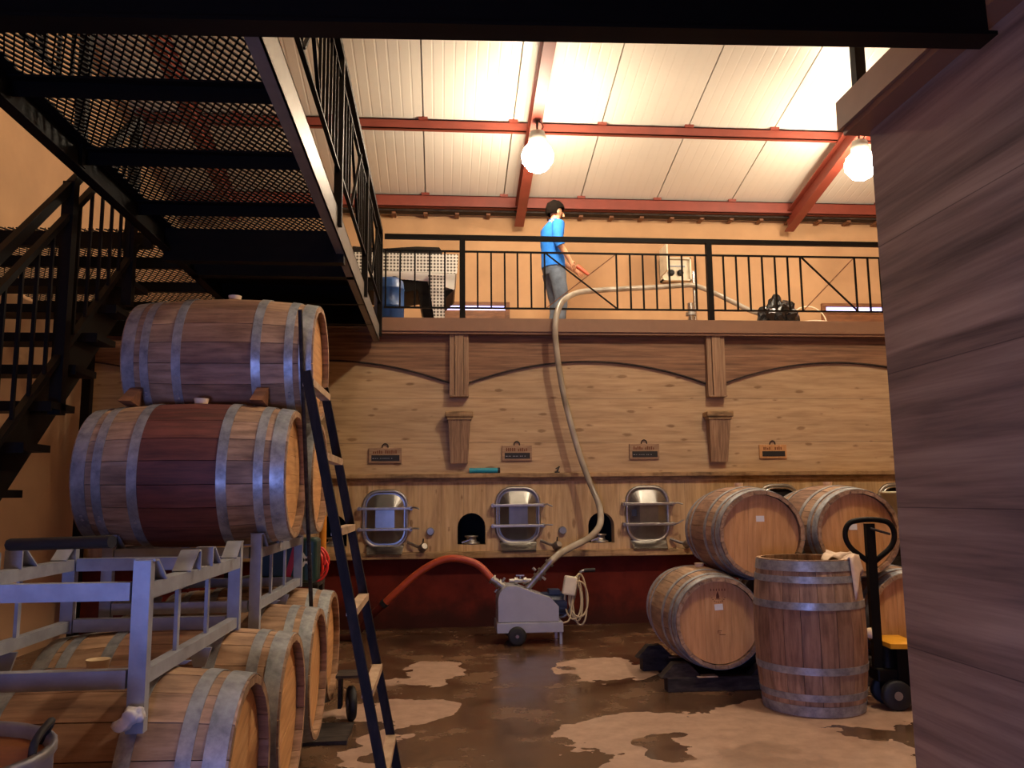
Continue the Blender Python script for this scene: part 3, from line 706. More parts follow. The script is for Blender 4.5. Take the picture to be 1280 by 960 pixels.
# cloth over the upright barrel's rim
me = bpy.data.meshes.new('cloth'); bm = bmesh.new(); nu, nv = 16, 14; BLC = BL*.96
cxr, cyr = 2.315, 5.2; grid = []
for i in range(nu+1):
    a = -1.05+1.75*i/nu; row = []
    for j in range(nv+1):
        t = j/nv; wig = .007*math.sin(9*a+3*t)+.004*math.sin(17*a+2)
        if t < .38: r = .215+(.298-.215)*t/.38; z = BLC-.02+.035*math.sin(PI*t/.38*.6)+.010*math.sin(7*a)+wig
        elif t < .5: r = .298+.014*(t-.38)/.12; z = BLC+.022+wig
        else: q = (t-.5)/.5; r = .312+.007*math.sin(11*a)+.022*q; z = BLC+.02-(.19*(1+.45*math.sin(5*a+1.2)))*q*(1-.55*(i/nu))+wig
        row.append(bm.verts.new((cxr+r*math.cos(a), cyr+r*math.sin(a), z)))
    grid.append(row)
for i in range(nu):
    for j in range(nv): f = bm.faces.new((grid[i][j], grid[i+1][j], grid[i+1][j+1], grid[i][j+1])); f.smooth = True
bm.to_mesh(me); bm.free(); me.materials.append(M['cloth']); o = link('cloth', me); md = o.modifiers.new('solid', 'SOLIDIFY'); md.thickness = .006; md.offset = 1
tag(o, 'crumpled cream cloth draped over the upright barrel rim', 'cloth')
# ================================================================ STEEL BARREL RACKS
def rack(label, y0, ln, x0, x1, ztop, zbot_feet, group):
    t_ = thing('barrel_rack', label, 'rack', ((x0+x1)/2, y0+ln/2, zbot_feet), group)
    inv = T(-(x0+x1)/2, -(y0+ln/2), -zbot_feet)
    def p(m, n): o = m.build(n, 'rack', t_); o.matrix_parent_inverse = inv; return o
    zu, zl = ztop-.085, ztop-.325
    for x in (x0, x1):
        s = 1 if x == x1 else -1
        for y in (y0, y0+ln):
            p(MB().box((x-.024, y-.018, zbot_feet if y == y0 else zl-.03), (x+.024, y+.018, ztop)), 'post')
        p(MB().bar((x, y0+.02, zu), (x, y0+ln-.02, zu), .045, .045), 'side_rail'); p(MB().bar((x, y0+.02, zl), (x, y0+ln-.02, zl), .035, .04), 'side_rail')
        for f in (.30, .62): p(MB().box((x-.006, y0+ln*f-.012, zl+.02), (x+.006, y0+ln*f+.012, zu-.02)), 'spindle')
        m_y = [y0, y0+ln*.43, y0+ln*.57, y0+ln]
        for k, (yy, sg) in enumerate(zip(m_y, (1, -1, 1, -1))):       # bent strap cradles: upright leg, then a slope down to the rail
            m = MB(); 
            if k in (1, 2): m.box((x-.03, yy-.004, zu+.02), (x+.03, yy+.004, ztop))
            m.bar((x, yy, ztop), (x, yy+sg*.03, ztop), .06, .006); m.bar((x, yy+sg*.03, ztop), (x, yy+sg*.115, zu+.024), .06, .006, (0, 0, 1)); p(m, 'cradle_strap')
        for f in (.34, .56):
            yy = y0+ln*f; zf = max([zl-.085]+[LZ+math.sqrt(max(0, .345**2-(yy-yb)**2))+.004 for yb in (2.78, 3.6, 4.4, 5.2)])
            if zf < zl-.03: p(MB().prism([(-.04, zl-.02), (.04, zl-.02), (.02, zf), (-.02, zf)], -.006, .006, T(x, yy, 0)), 'foot')
    for y in (y0, y0+ln):
        p(MB().bar((x0+.03, y, zu), (x1-.03, y, zu), .04, .05), 'end_rail'); p(MB().bar((x0+.03, y, zl), (x1-.03, y, zl), .04, .05), 'end_rail')
    return t_
RXL, RXR = -1.50, -.845
rack('empty grey steel barrel rack lying over two bottom-row barrels', 2.5, 1.08, RXL, RXR, 1.135, .665, 'two-barrel steel racks')
rack('grey steel barrel rack loaded with three barrels', 3.97, 1.15, RXL, RXR, 1.15, .67, 'two-barrel steel racks')
def floor_rack(label, y0, ln):
    t_ = thing('floor_rack', label, 'rack', (-1.17, y0+ln/2, 0), 'low steel racks on the floor')
    def p(m, n): o = m.build(n, 'rack', t_); o.matrix_parent_inverse = T(1.17, -(y0+ln/2), 0); return o
    for x in (RXL, RXR+.02):
        p(MB().bar((x, y0, .055), (x, y0+ln, .055), .05, .05), 'side_rail')
        for f in (.02, .5, .98): p(MB().box((x-.04, y0+ln*f-.04, 0), (x+.04, y0+ln*f+.04, .03)), 'foot')
        for f in (.03, .46, .54, .97):
            yy = y0+ln*f; sg = 1 if f in (.03, .54) else -1
            m = MB(); m.bar((x, yy, .17), (x, yy+sg*.07, .085), .05, .006); m.box((x-.025, yy-.004, .08), (x+.025, yy+.004, .17)); p(m, 'cradle_strap')
    for y in (y0, y0+ln): p(MB().bar((RXL+.02, y, .055), (RXR, y, .055), .04, .05), 'end_rail')
floor_rack('low grey steel rack under the bottom-row barrels below the empty rack', 2.38, 1.6)
floor_rack('low grey steel rack under the bottom-row barrels below the loaded rack', 4.03, 1.6)
# white rag round the rack foot
m = MB(); pts = []
bm = bmesh.new(); bmesh.ops.create_icosphere(bm, subdivisions=3, radius=1)
for v in bm.verts:
    c = v.co; n_ = 1+.22*math.sin(5*c.x+3*c.z)+.16*math.sin(8*c.y+c.x*4+1)
    v.co = Vector((c.x*.038*n_, c.y*.022*n_, c.z*.026*n_+.02*c.x))
me = bpy.data.meshes.new('rag'); bm.to_mesh(me); bm.free(); me.materials.append(M['white'])
for p in me.polygons: p.use_smooth = True
o = link('rag', me); o.location = (-.845, 2.452, .715); tag(o, 'knotted white rag at the foot of the empty rack', 'rag')
# open grey drum in the corner
dt = thing('open_drum', 'open grey metal drum holding orange brown must, next to the bottom barrels', 'drum', (-1.01, 1.74, 0))
MB().lathe([(.0, .005), (.245, .005), (.25, .02), (.25, .80), (.256, .81), (.256, .825), (.246, .83), (.240, .82), (.240, .02), (0, .02)], 36).build('shell', 'zinc', dt)
MB().lathe([(.0, .802), (.10, .808), (.2, .798), (.239, .80)], 24).build('contents', 'must', dt)
m = MB(); m.tube(spline([(.17, .17, .80), (.22, .10, .86), (.235, .0, .845), (.245, -.03, .79)], 6), .008, 7); m.build('handle', 'rubber', dt)
# ---------------------------------------------------------------- ladder, rod, caster
ld_ = thing('wooden_ladder', 'dark wooden ladder with pale worn rungs leaning by the barrels', 'ladder', (-.1, 3.2, 0))
def lp(m, n, mat): o = m.build(n, mat, ld_); o.matrix_parent_inverse = T(.1, -3.2, 0); return o
def lx(z): return -.117-.208*z
for y in (2.99, 3.46): lp(MB().bar((lx(0), y, 0), (lx(1.76), y, 1.76), .034, .024, (0, 1, 0)), 'stile', 'ladder_wood')
for zz in (.09, .37, .64, .915, 1.19, 1.455, 1.72): lp(MB().box((lx(zz)-.019, 2.992, zz-.013), (lx(zz)+.019, 3.458, zz+.013)), 'rung', 'rung')
a = onY(375, 387, 4.1); b = onY(389, 760, 4.66)
d_ = (b-a); foot = a+d_*((a.z)/(a.z-b.z))
tag(MB().tube([a, foot], .011, 8).build('steel_rod', 'timber_dark'), 'thin dark rod leaning against the topmost barrel', 'rod')
cs = thing('caster_wheel', 'black rubber caster wheel on a steel plate at the end of the barrel row', 'wheel', (-.53, 5.22, 0))
MB().lathe([(.03, -.022), (.088, -.022), (.1, -.012), (.1, .012), (.088, .022), (.03, .022)], 24, T(0, 0, .1) @ Rz(.25) @ Ry(PI/2), cap0=True, cap1=True).build('tyre', 'rubber', cs)
MB().lathe([(.0, -.03), (.035, -.03), (.035, .03), (0, .03)], 14, T(0, 0, .1) @ Rz(.25) @ Ry(PI/2)).build('hub', 'stainless_dull', cs)
m = MB(); m.box((-.075, -.05, .08), (-.055, .05, .27)); m.box((-.085, -.09, .26), (.05, .09, .275)); m.build('bracket', 'timber_dark', cs)
tag(MB().box((-.83, 4.72, .001), (-.5, 5.1, .022)).build('floor_board', 'timber_dark'), 'flat dark board on the floor before the caster wheel', 'board')
# things behind the loaded rack
gb = thing('green_bag', 'dark green bag with a white letter and crimson stripe behind the loaded rack', 'bag', (-.93, 5.36, .80))
MB().box((-.22, -.1, 0), (.17, .1, .27), bev=.02).build('body', 'green', gb)
m = MB()
def strip(p, q, w, mb): mb.bar(p, q, w, .002, (0, 1, 0))
strip((.085, -.1015, .10), (.135, -.1015, .18), .016, m); strip((.085, -.1015, .18), (.135, -.1015, .10), .016, m); m.build('letter', 'white', gb)
m = MB(); strip((.0, -.1012, .04), (.05, -.1012, .24), .035, m); m.build('stripe', 'crimson', gb)
m = MB(); pts = [(-.845+(.085+.018*math.sin(1.7*t))*math.cos(t), 5.62+.006*t, .88+(.10+.022*math.sin(2.3*t))*math.sin(t)) for t in [i*.3 for i in range(84)]]
m.tube(pts, .009, 7); o = m.build('red_tube_coil', 'red_plastic'); tag(o, 'coil of bright red tubing behind the row of barrels', 'hose')
tr = thing('timber_trestle', 'dark timber trestle behind the row of barrels carrying red tubing', 'trestle', (-1.05, 5.8, 0))
MB().box((-.3, -.17, .74), (.25, .17, .77)).build('top', 'timber_dark', tr)
for x_ in (-.27, .2):
    for y_ in (-.14, .1): MB().box((x_, y_, 0), (x_+.045, y_+.045, .74)).build('leg', 'timber_dark', tr)
tag(MB().tube([onY(300, 724, 5.55), onY(410, 703, 5.72)], .016, 8).build('black_pipe', 'rubber'), 'black pipe lying behind the loaded rack', 'pipe')
m = MB(); a = onY(404, 645, 6.3); b = onY(403, 695, 6.3); f_ = a+(b-a)*(a.z/(a.z-b.z))
bt = thing('broom', 'orange varnished broom handle propped behind the barrels', 'broom', f_)
m.tube([a-f_, b-f_], .026, 10); m.build('handle', 'orange_wood', bt); MB().tube([b-f_, (0, 0, 0.0)], .02, 8).build('shaft', 'timber_dark', bt)
tag(MB().tube([onY(12, 681, 2.9), onY(140, 677, 2.72)], .02, 8).build('black_bar', 'rubber'), 'black bar lying across the empty rack', 'bar')
# ================================================================ TANK DOORS AND WALL FITTINGS
def rrect(w, h, r, n=6):
    out = []
    for cx, cz, a0 in ((w/2-r, h/2-r, 0), (-w/2+r, h/2-r, PI/2), (-w/2+r, -h/2+r, PI), (w/2-r, -h/2+r, 1.5*PI)):
        for k in range(n+1): a = a0+PI/2*k/n; out.append((cx+r*math.cos(a), cz+r*math.sin(a)))
    return out
def tank_door(cx, zc, label, opened=False, flag=None, w=.44, h=.56):
    t_ = thing('tank_door', label, 'tank door', (cx, D, zc-h/2), 'stainless manway doors in the tank wall'); inv = T(0, 0, h/2)
    def p(m, n, mat, par=None): o = m.build(n, mat, par or t_); o.matrix_local = inv; return o
    m = MB(); m.tube([(x, -.012, z) for x, z in rrect(w, h, .15)]+[(rrect(w, h, .15)[0][0], -.012, rrect(w, h, .15)[0][1])], .02, 8, False); p(m, 'frame', 'stainless_dull')
    if opened:
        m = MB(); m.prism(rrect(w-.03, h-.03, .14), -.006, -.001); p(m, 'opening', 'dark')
        m = MB(); m.tube([(x*.9, -.03, z*.9) for x, z in rrect(w, h, .15)]+[(rrect(w, h, .15)[0][0]*.9, -.03, rrect(w, h, .15)[0][1]*.9)], .012, 8, False); p(m, 'inner_rim', 'stainless')
        return t_
    # dished plate: outer flange, bevelled facets, flat middle
    p(MB().prism(rrect(w+.02, h+.02, .155), -.02, -.001), 'flange', 'door_plate'); o0, o1 = rrect(w-.06, h-.06, .13), rrect(w*.44, h*.36, .015); n = len(o0); m = MB()
    vs = [(x, -.02, z) for x, z in o0]+[(x, -.075, z) for x, z in o1]
    m.add(vs, [(i, (i+1) % n, (i+1) % n+n, i+n) for i in range(n)]); m.add([vs[i] for i in range(n, 2*n)], [tuple(range(n))]); p(m, 'plate', 'door_plate')
    for dz in (.105, -.105):
        m = MB(); m.box((-w/2-.045, -.105, dz-.014), (w/2+.045, -.078, dz+.014), bev=.004); bar = p(m, 'clamp_bar', 'stainless_dull')
        m = MB()
        for sx in (-1, 1): m.lathe([(.022, 0), (.022, .085)], 10, T(sx*(w/2+.04), 0, dz) @ Rx(PI/2), cap0=True, cap1=True)
        p(m, 'hinge_lug', 'stainless_dull')
        m = MB(); m.tube([(w/2+.04, -.1, dz), (w/2+.075, -.12, dz+.01), (w/2+.13, -.125, dz-.005+random.uniform(-.02, .05))], .008, 7); p(m, 'wing_handle', 'stainless_dull')
    m = MB(); m.add([(-w*.44, -.01, -h/2+.02), (w*.44, -.01, -h/2+.02), (w*.40, -.12, -h/2-.07), (-w*.40, -.12, -h/2-.07), (-w*.44, 0, -h/2+.01), (w*.44, 0, -h/2+.01), (w*.40, -.115, -h/2-.085), (-w*.40, -.115, -h/2-.085)],
                    [(0, 1, 2, 3), (7, 6, 5, 4), (0, 3, 7, 4), (1, 5, 6, 2), (3, 2, 6, 7), (0, 4, 5, 1)]); p(m, 'drip_tray', 'stainless')
    if flag: m = MB(); m.box((-w/2+.035, -.081, -.02), (-w/2+.085, -.079, .05)); p(m, 'sticker', flag)
    return t_
tank_door(-.567, 1.105, 'stainless tank door closest to the ladder')
tank_door(.80, 1.125, 'stainless tank door above the grey pump cart')
tank_door(2.175, 1.125, 'stainless tank door with a small blue sticker by the stacked barrels', flag='motor_blue')
tank_door(3.61, 1.13, 'open tank doorway with steel rim above the stacked barrels', True)
tank_door(4.95, 1.13, 'open tank doorway behind the cream bucket', True)
bk = thing('cream_bucket', 'cream plastic bucket hanging at the open tank doorway', 'bucket', (4.72, 8.30, 1.06))
MB().lathe([(0, 0), (.13, 0), (.155, .25), (.165, .25), (.165, .275), (.15, .275), (.125, .012), (0, .012)], 24).build('pail', 'cream', bk)
MB().tube(spline([(-.16, 0, .26), (-.1, -.05, .34), (.1, -.05, .34), (.16, 0, .26)], 5), .005, 6).build('handle', 'stainless_dull', bk)
tag(MB().box((4.55, 8.24, .82), (4.9, 8.59, .84)).box((4.6, 8.36, .84), (4.85, 8.58, 1.06)).box((4.6, 8.36, .0), (4.85, 8.58, .82)).build('wooden_stool', 'timber_dark'), 'dark wooden stand below the cream bucket', 'stand')
for x, z, l in ((-.106, .972, 'round grey plug in the tank wall beside the ladder-side door'), (1.266, .966, 'round grey plug in the tank wall right of the door above the pump')):
    o = MB().lathe([(.042, 0), (.042, .03), (.034, .04)], 16, T(x, D, z) @ Rx(PI/2), cap0=True, cap1=True).build('wall_plug', 'zinc'); tag(o, l, 'plug', 'round plugs in the tank wall')
for x, l in ((-.21, 'steel outlet valve on the ledge by the ladder-side tank door'), (1.16, 'steel outlet valve on the ledge behind the hose coupling'), (2.53, 'steel outlet valve on the ledge beside the stacked barrels')):
    t_ = thing('outlet_valve', l, 'valve', (x, D, .765), 'steel outlet valves on the wall ledge')
    MB().tube([(-.125, -.02, .10), (-.04, -.07, .065), (.02, -.11, .05)], .016, 8).build('pipe', 'stainless_dull', t_)
    MB().lathe([(.02, -.04), (.042, -.03), (.042, .03), (.03, .05)], 14, T(.03, -.12, .05) @ Rx(1.1) @ Ry(.4), cap0=True, cap1=True).build('body', 'stainless_dull', t_)
    MB().tube([(.03, -.12, .09), (.035, -.125, .14)], .007, 6).build('lever', 'rubber', t_)
# plaques
def plaque(x0, x1, z0, z1, label, pale=False):
    t_ = thing('wall_plaque', label, 'sign', ((x0+x1)/2, D, z0), 'wooden tank plaques'); w, h = x1-x0, z1-z0
    MB().box((-w/2, -.022, 0), (w/2, 0, h), bev=.005).build('board', 'plaque' if not pale else 'head', t_)
    MB().box((-w/2+.03, -.026, .022), (w/2-.022, -.020, .022+h*.38)).build('slate_strip', 'slate', t_)
    m = MB(); random.seed(int(x0*100))
    u = -w/2+.045
    while u < w/2-.05:
        if not -.03 < u < .0: m.box((u, -.0235, h*.62), (u+.012, -.0218, h*.62+random.choice((.03, .035, .022))))
        u += .021
    m.build('carved_marks', 'ink', t_)['kind'] = 'stuff'
    if not pale:
        m = MB().box((-w/2+.04, -.0272, .045), (-w/2+.06, -.0262, .052)); u = -w/2+.07
        while u < w/2-.08: m.box((u, -.0272, .045), (u+.01, -.0262, .052)); u += random.choice((.014, .018, .03))
        m.build('chalk_marks', 'zinc', t_)['kind'] = 'stuff'
    MB().tube(spline([(-.03, -.01, h), (-.025, -.014, h+.028), (.0, -.016, h+.042), (.025, -.014, h+.028), (.03, -.01, h)], 4), .006, 6).build('hanging_loop', 'timber_dark', t_)
plaque(-.746, -.406, 1.675, 1.834, 'wooden plaque with a chalked slate strip above the ladder-side tank door')
plaque(.637, .956, 1.691, 1.853, 'wooden plaque with a chalked slate strip above the teal tube end')
plaque(1.997, 2.322, 1.70, 1.864, 'wooden plaque above the tank door with the blue sticker')
plaque(3.421, 3.725, 1.70, 1.849, 'pale wooden plaque with a blank slate strip above the open tank doorway', True)
random.seed(11)
tt = thing('teal_tube', 'teal plastic tube with black cap lying on the wall ledge', 'tube', (.45, D-.045, 1.563))
MB().tube([(-.155, 0, .028), (.14, 0, .028)], .028, 12).build('tube', 'teal', tt); MB().tube([(.14, 0, .03), (.165, 0, .03)], .03, 12).build('cap', 'rubber', tt)
m = MB(); m.box((1.195, D-.06, 1.563), (1.24, D-.03, 1.575)); m.bar((1.215, D-.045, 1.57), (1.235, D-.045, 1.63), .02, .015); m.bar((1.2, D-.045, 1.605), (1.245, D-.045, 1.625), .012, .012)
tag(m.build('small_clamp', 'rubber'), 'small black clamp standing on the wall ledge near the hose', 'clamp')
# glinting taps inside the arched recesses
for cx, l in ((-1.1, 'steel tap inside the arched recess behind the ladder'), (.318, 'steel tap inside the arched recess left of the pump-side door'), (1.678, 'steel tap inside the arched recess beside the hose bend')):
    t_ = thing('recess_tap', l, 'tap', (cx, D+.09, HZ0), 'steel taps in the arched recesses')
    MB().lathe([(.04, 0), (.09, .0), (.09, .02), (.06, .03), (.05, .07), (.07, .075), (.07, .09), (.0, .095)], 16).build('body', 'stainless_dull', t_)
    MB().tube([(-.10, -.03, .02), (-.02, -.04, .05)], .014, 8).build('spout', 'stainless', t_)
# ================================================================ PUMP CART AND HOSES
pc = thing('pump_cart', 'grey steel wine pump cart with wheels, valve and coupling pipes', 'pump', (.80, 7.8, 0))
def pp(m, n, mat): return m.build(n, mat, pc)
hx = lambda px: onY(px, 770, 7.62).x-.80
hz_ = lambda py: onY(660, py, 7.62).z
prof_ = [(hx(623), .20), (hx(703)-.03, .20), (hx(703)-.03, .33), (hx(699)-.03, .36), (hx(690), .40), (hx(668), .455), (hx(652), .50), (hx(645), .515), (hx(636), .515), (hx(629), .49), (hx(625), .45), (hx(623), .40)]
m = MB(); m.prism(prof_, -.17, .17); pp(m, 'housing', 'pump_grey')
pp(MB().box((hx(621), -.19, .105), (hx(704), .19, .195), bev=.005), 'chassis', 'pump_grey')
for yy in (-.215, .215):
    o = pp(MB().lathe([(.02, -.018), (.062, -.02), (.083, -.014), (.083, .014), (.062, .02), (.02, .018)], 22, T(-.12, yy, .083) @ Rx(PI/2), cap0=True, cap1=True), 'wheel', 'rubber')
    o2 = MB().lathe([(.016, -.025), (.016, .025)], 10, T(-.12, yy, .083) @ Rx(PI/2), cap0=True, cap1=True).build('hub', 'stainless', o)
for yy in (-.16, .16): pp(MB().box((hx(701)-.012, yy-.012, 0), (hx(701)+.012, yy+.012, .11)), 'prop_leg', 'pump_grey')
m = MB(); m.tube([(.12, .05, .33), (.36, .05, .33)], .10, 18); 
for k in range(9): a = k*2*PI/9; m.bar((.14, .05+.1*math.cos(a), .33+.1*math.sin(a)), (.34, .05+.1*math.cos(a), .33+.1*math.sin(a)), .012, .012)
m.box((.2, -.02, .42), (.3, .12, .46)); pp(m, 'motor', 'motor_blue')
A0 = Vector((-.15, 0, .44)); A1 = Vector((-.34, -.02, .67)); B0 = Vector((-.02, 0, .46)); B1 = Vector((.36, .02, .86))
def fitting(a, b, name):
    m = MB(); d = b-a; m.tube([a, b], .032, 12)
    for f in (.45, .62, .9): m.tube([a+d*(f-.03), a+d*(f+.03)], .046, 12)
    n_ = Vector((-d.z, 0, d.x)).normalized(); m.tube([a+d*.53+n_*.05, a+d*.53+n_*.085], .012, 8); m.tube([a+d*.53-n_*.03, a+d*.53-n_*.075], .012, 8)
    pp(m, name, 'stainless_dull')
A1 = onY(613, 722, 7.8)-Vector((.80, 7.8, 0)); B1 = onY(690, 700, 7.8)-Vector((.80, 7.8, 0))
fitting(A0, A1, 'inlet_pipe'); fitting(B0, B1, 'outlet_pipe')
m = MB(); m.tube([(-.17, 0, .545), (.04, 0, .545)], .02, 10); m.tube([(-.12, 0, .545), (-.09, 0, .545)], .034, 12); m.tube([(-.04, 0, .545), (-.01, 0, .545)], .034, 12); m.tube([(-.065, 0, .55), (-.065, 0, .59)], .01, 8); m.box((-.105, -.012, .588), (-.03, .012, .6)); pp(m, 'valve', 'stainless_dull')
hb = MB(); hb.tube(spline([(.27, .1, .19), (.36, .1, .21), (.42, .08, .30), (.46, .05, .45), (.485, .02, .57), (.50, 0, .615), (.54, 0, .63)], 5), .013, 8); hd = pp(hb, 'handle', 'stainless_dull')
MB().tube([(.53, 0, .629), (.635, 0, .632)], .018, 10).build('grip', 'rubber', hd)
cb = thing('coiled_cable', 'cream power cable with yellow plug box hung on the pump handle', 'cable', (.80, 7.8, 0))
for k, (dx, rr, ph) in enumerate(((0, .20, 0), (.03, .23, .3), (-.035, .18, .7), (.015, .16, 1.1))):
    pts = [(.45+dx+.055*math.cos(t)*(1+.2*k), -.03-.012*k+.02*math.sin(2*t+ph), .40-rr*.12+rr*math.sin(t)) for t in [i*2*PI/26 for i in range(27)]]
    MB().tube(pts, .0085, 6, False).build('loop', 'cord', cb)
MB().tube(spline([(.30, -.1, .17), (.37, -.09, .2), (.40, -.06, .33), (.43, -.03, .5)], 5), .0085, 6).build('lead', 'cord', cb)
m = MB(); m.box((-.06, -.035, -.085), (.06, .035, .085), Ry(.18), bev=.015); o = m.build('plug_box', 'cream', cb); o.location = (.385, -.06, .50); o['label'] = 'cream yellow plug box'
# orange suction hose
po = Vector((.80, 7.8, 0))
pts = [po+A1+(A0-A1)*.05]+[onY(px, py, Y) for px, py, Y in ((600, 708, 7.82), (585, 701, 7.84), (565, 698, 7.86), (545, 703, 7.88), (522, 717, 7.9), (500, 736, 7.92), (482, 753, 7.95))]
oh = thing('orange_hose', 'orange rubber hose arching from the pump to the floor', 'hose', (0, 8, 0))
o = MB().tube(spline(pts, 8), .034, 12).build('hose', 'orange_hose', oh); o.matrix_parent_inverse = T(0, -8, 0)
e = pts[-1]; e2 = onY(462, 772, 8.0); e3 = onY(440, 790, 8.06); e3.z = .035
o = MB().tube([e, e+(e2-e)*.18], .041, 12).build('cuff', 'rubber', oh); o.matrix_parent_inverse = T(0, -8, 0)
o = MB().tube(spline([e, e2, e3, e3+Vector((-.25, .1, .0))], 8), .033, 12).build('hose_tail', 'dado', oh); o.matrix_parent_inverse = T(0, -8, 0)
# clear delivery hose up to the deck
pts = [po+B1+(B0-B1)*.04]+[onY(px, py, Y) for px, py, Y in ((700, 692, 7.86), (718, 682, 7.98), (738, 671, 8.1), (750, 655, 8.2), (749, 632, 8.34), (738, 605, 8.44), (725, 570, 8.49), (714, 532, 8.5), (705, 495, 8.5), (698, 455, 8.49), (694, 418, 8.48), (695, 398, 8.5), (699, 384, 8.6), (706, 374, 8.72))]
hz2 = [onY(px, py, Y) for px, py, Y in ((722, 366, 8.95), (745, 363, 9.2), (780, 361, 9.5), (820, 359, 9.8), (850, 357, 10.0), (868, 357, 10.1), (890, 365, 10.1), (915, 377, 10.1), (940, 389, 10.05), (962, 394, 10.0), (985, 396, 9.9))]
tag(MB().tube(spline(pts+hz2, 8), .032, 12).build('delivery_hose', 'clear_hose'), 'long milky hose rising from the pump over the deck railing', 'hose')
# ================================================================ PALLET JACK
pj = thing('pallet_jack', 'yellow pallet jack with a black loop handle beside the upright barrel', 'pallet jack', (2.80, 5.12, 0), None, -.12)
m = MB(); m.bar((-.09, 0, .20), (-.085, 0, 1.12), .055, .045, (0, 1, 0)); pole = m.build('drawbar', 'black', pj)
lp_ = []
for k in range(33):
    a = 2*PI*k/32; lp_.append((-.085+.145*math.cos(a)*(1 if math.sin(a) > -.2 else .82+.18*math.cos(a)**2), 0, 1.02+(.12*math.sin(a) if math.sin(a) > 0 else .17*math.sin(a)*(1-abs(math.cos(a))**3*.35))))
hp_ = [(-.085, 0, .865), (-.14, 0, .91), (-.205, 0, .965), (-.235, 0, 1.02), (-.235, 0, 1.08), (-.205, 0, 1.125), (-.15, 0, 1.14), (-.085, 0, 1.145), (-.02, 0, 1.14), (.035, 0, 1.125), (.065, 0, 1.08), (.065, 0, 1.02), (.035, 0, .965), (-.03, 0, .91), (-.085, 0, .865)]
MB().tube(spline(hp_, 5), .017, 10).build('loop_handle', 'black', pole)
m = MB(); m.tube([(-.085, -.02, 1.09), (-.03, -.05, 1.07), (.02, -.055, 1.055)], .008, 6); m.build('release_lever', 'timber_dark', pole)
m = MB(); m.lathe([(.055, .10), (.055, .36), (.04, .38)], 18, T(-.02, .02, 0), cap0=True, cap1=True); m.box((-.12, -.07, .16), (.06, .09, .24), bev=.012); m.build('hydraulic_pump', 'black', pj)
for yy in (-.085, .085):
    o = MB().lathe([(.03, -.026), (.078, -.028), (.09, -.018), (.09, .018), (.078, .028), (.03, .026)], 22, T(-.02, yy, .09) @ Rx(PI/2), cap0=True, cap1=True).build('steer_wheel', 'rubber', pj)
    MB().lathe([(.026, -.03), (.026, .03)], 12, T(-.02, yy, .09) @ Rx(PI/2), cap0=True, cap1=True).build('hub', 'stainless_dull', o)
m = MB(); m.box((-.06, -.14, .372), (.13, .2, .4)); m.prism([(.1, .395), (.13, .395), (.30, .18), (.30, .1), (.24, .1), (.24, .17)], -.12, .2); m.build('fork_frame', 'yellow', pj)
m = MB(); m.prism([(.0, .12), (.23, .12), (.11, .36), (.0, .36)], -.08, .14); m.build('shroud', 'black', pj)
for yy in (-.24, .16): MB().box((.24, yy, .065), (1.35, yy+.16, .12), bev=.01).build('fork', 'yellow', pj)
for yy in (-.20, .20): MB().lathe([(.0, -.03), (.035, -.03), (.035, .03), (0, .03)], 12, T(1.2, yy+.04, .035) @ Rx(PI/2)).build('load_roller', 'rubber', pj)
# ================================================================ THINGS ON THE DECK
ZF = ZD1
sv = thing('sorting_table', 'perforated stainless sorting table with a sloping trough on the deck', 'sorting table', (-.2, 9.5, ZF))
def sp_(m, n, mat): o = m.build(n, mat, sv); o.matrix_parent_inverse = T(.2, -9.5, -ZF); return o
YS = 9.35
def q(px, py, Y=YS): return onY(px, py, Y)
a, b, c, d = q(440, 315), q(573, 318), q(571, 342), q(440, 336)
m = MB(); m.prism([(p.x, p.z) for p in (a, b, c, d)], YS, YS+.75); sp_(m, 'upper_trough', 'perf')
a, b, c, d = q(440, 338), q(569, 344), q(568, 365), q(440, 357)
m = MB(); m.prism([(p.x, p.z) for p in (q(440, 337.5), q(569, 343), q(568, 363), q(535, 352), q(440, 345))], YS-.02, YS+.77); sp_(m, 'lower_trough', 'perf')
m = MB(); m.prism([(p.x, p.z) for p in (q(440, 345), q(534, 350), q(548, 400), q(530, 400), q(522, 362), q(500, 366), q(440, 361))], YS+.0, YS+.74); sp_(m, 'frame', 'black')
m = MB(); m.prism([(p.x, p.z) for p in (q(535, 345), q(556, 346), q(556, 402), q(543, 402))], YS-.04, YS-.015); sp_(m, 'front_leg_panel', 'perf')
for px in (540, 552):
    x = q(px, 400).x; m = MB(); m.box((x-.03, YS, ZF), (x+.03, YS+.06, q(px, 398).z)); m.box((x-.03, YS+.65, ZF), (x+.03, YS+.71, q(px, 398).z)); sp_(m, 'leg', 'stainless_dull')
m = MB(); x = q(445, 380).x; m.box((x-.03, YS, ZF), (x+.03, YS+.06, q(445, 360).z)); m.box((x-.03, YS+.65, ZF), (x+.03, YS+.71, q(445, 360).z)); sp_(m, 'leg', 'stainless_dull')
m = MB(); m.prism([(p.x, p.z) for p in (q(556, 363), q(569, 361), q(556, 373))], YS+.0, YS+.7); sp_(m, 'chute', 'black')
m = MB(); m.prism([(p.x, p.z) for p in (q(440, 314.3), q(552, 316.8), q(553, 313), q(549, 307.5), q(520, 306.5), q(480, 309), q(440, 306))], YS+.05, YS+.6); o = m.build('black_cover', 'blackbag'); tag(o, 'folded black plastic cover lying on the sorting table', 'cover')
bd = thing('blue_drum', 'blue plastic drum standing in front of the sorting table', 'drum', (q(486, 400, 9.0).x, 9.0, ZF))
MB().lathe([(0, 0), (.15, 0), (.165, .02), (.165, .2), (.172, .21), (.165, .22), (.165, .4), (.172, .41), (.165, .42), (.155, .50), (.12, .53), (0, .535)], 28).build('shell', 'blue_drum', bd)
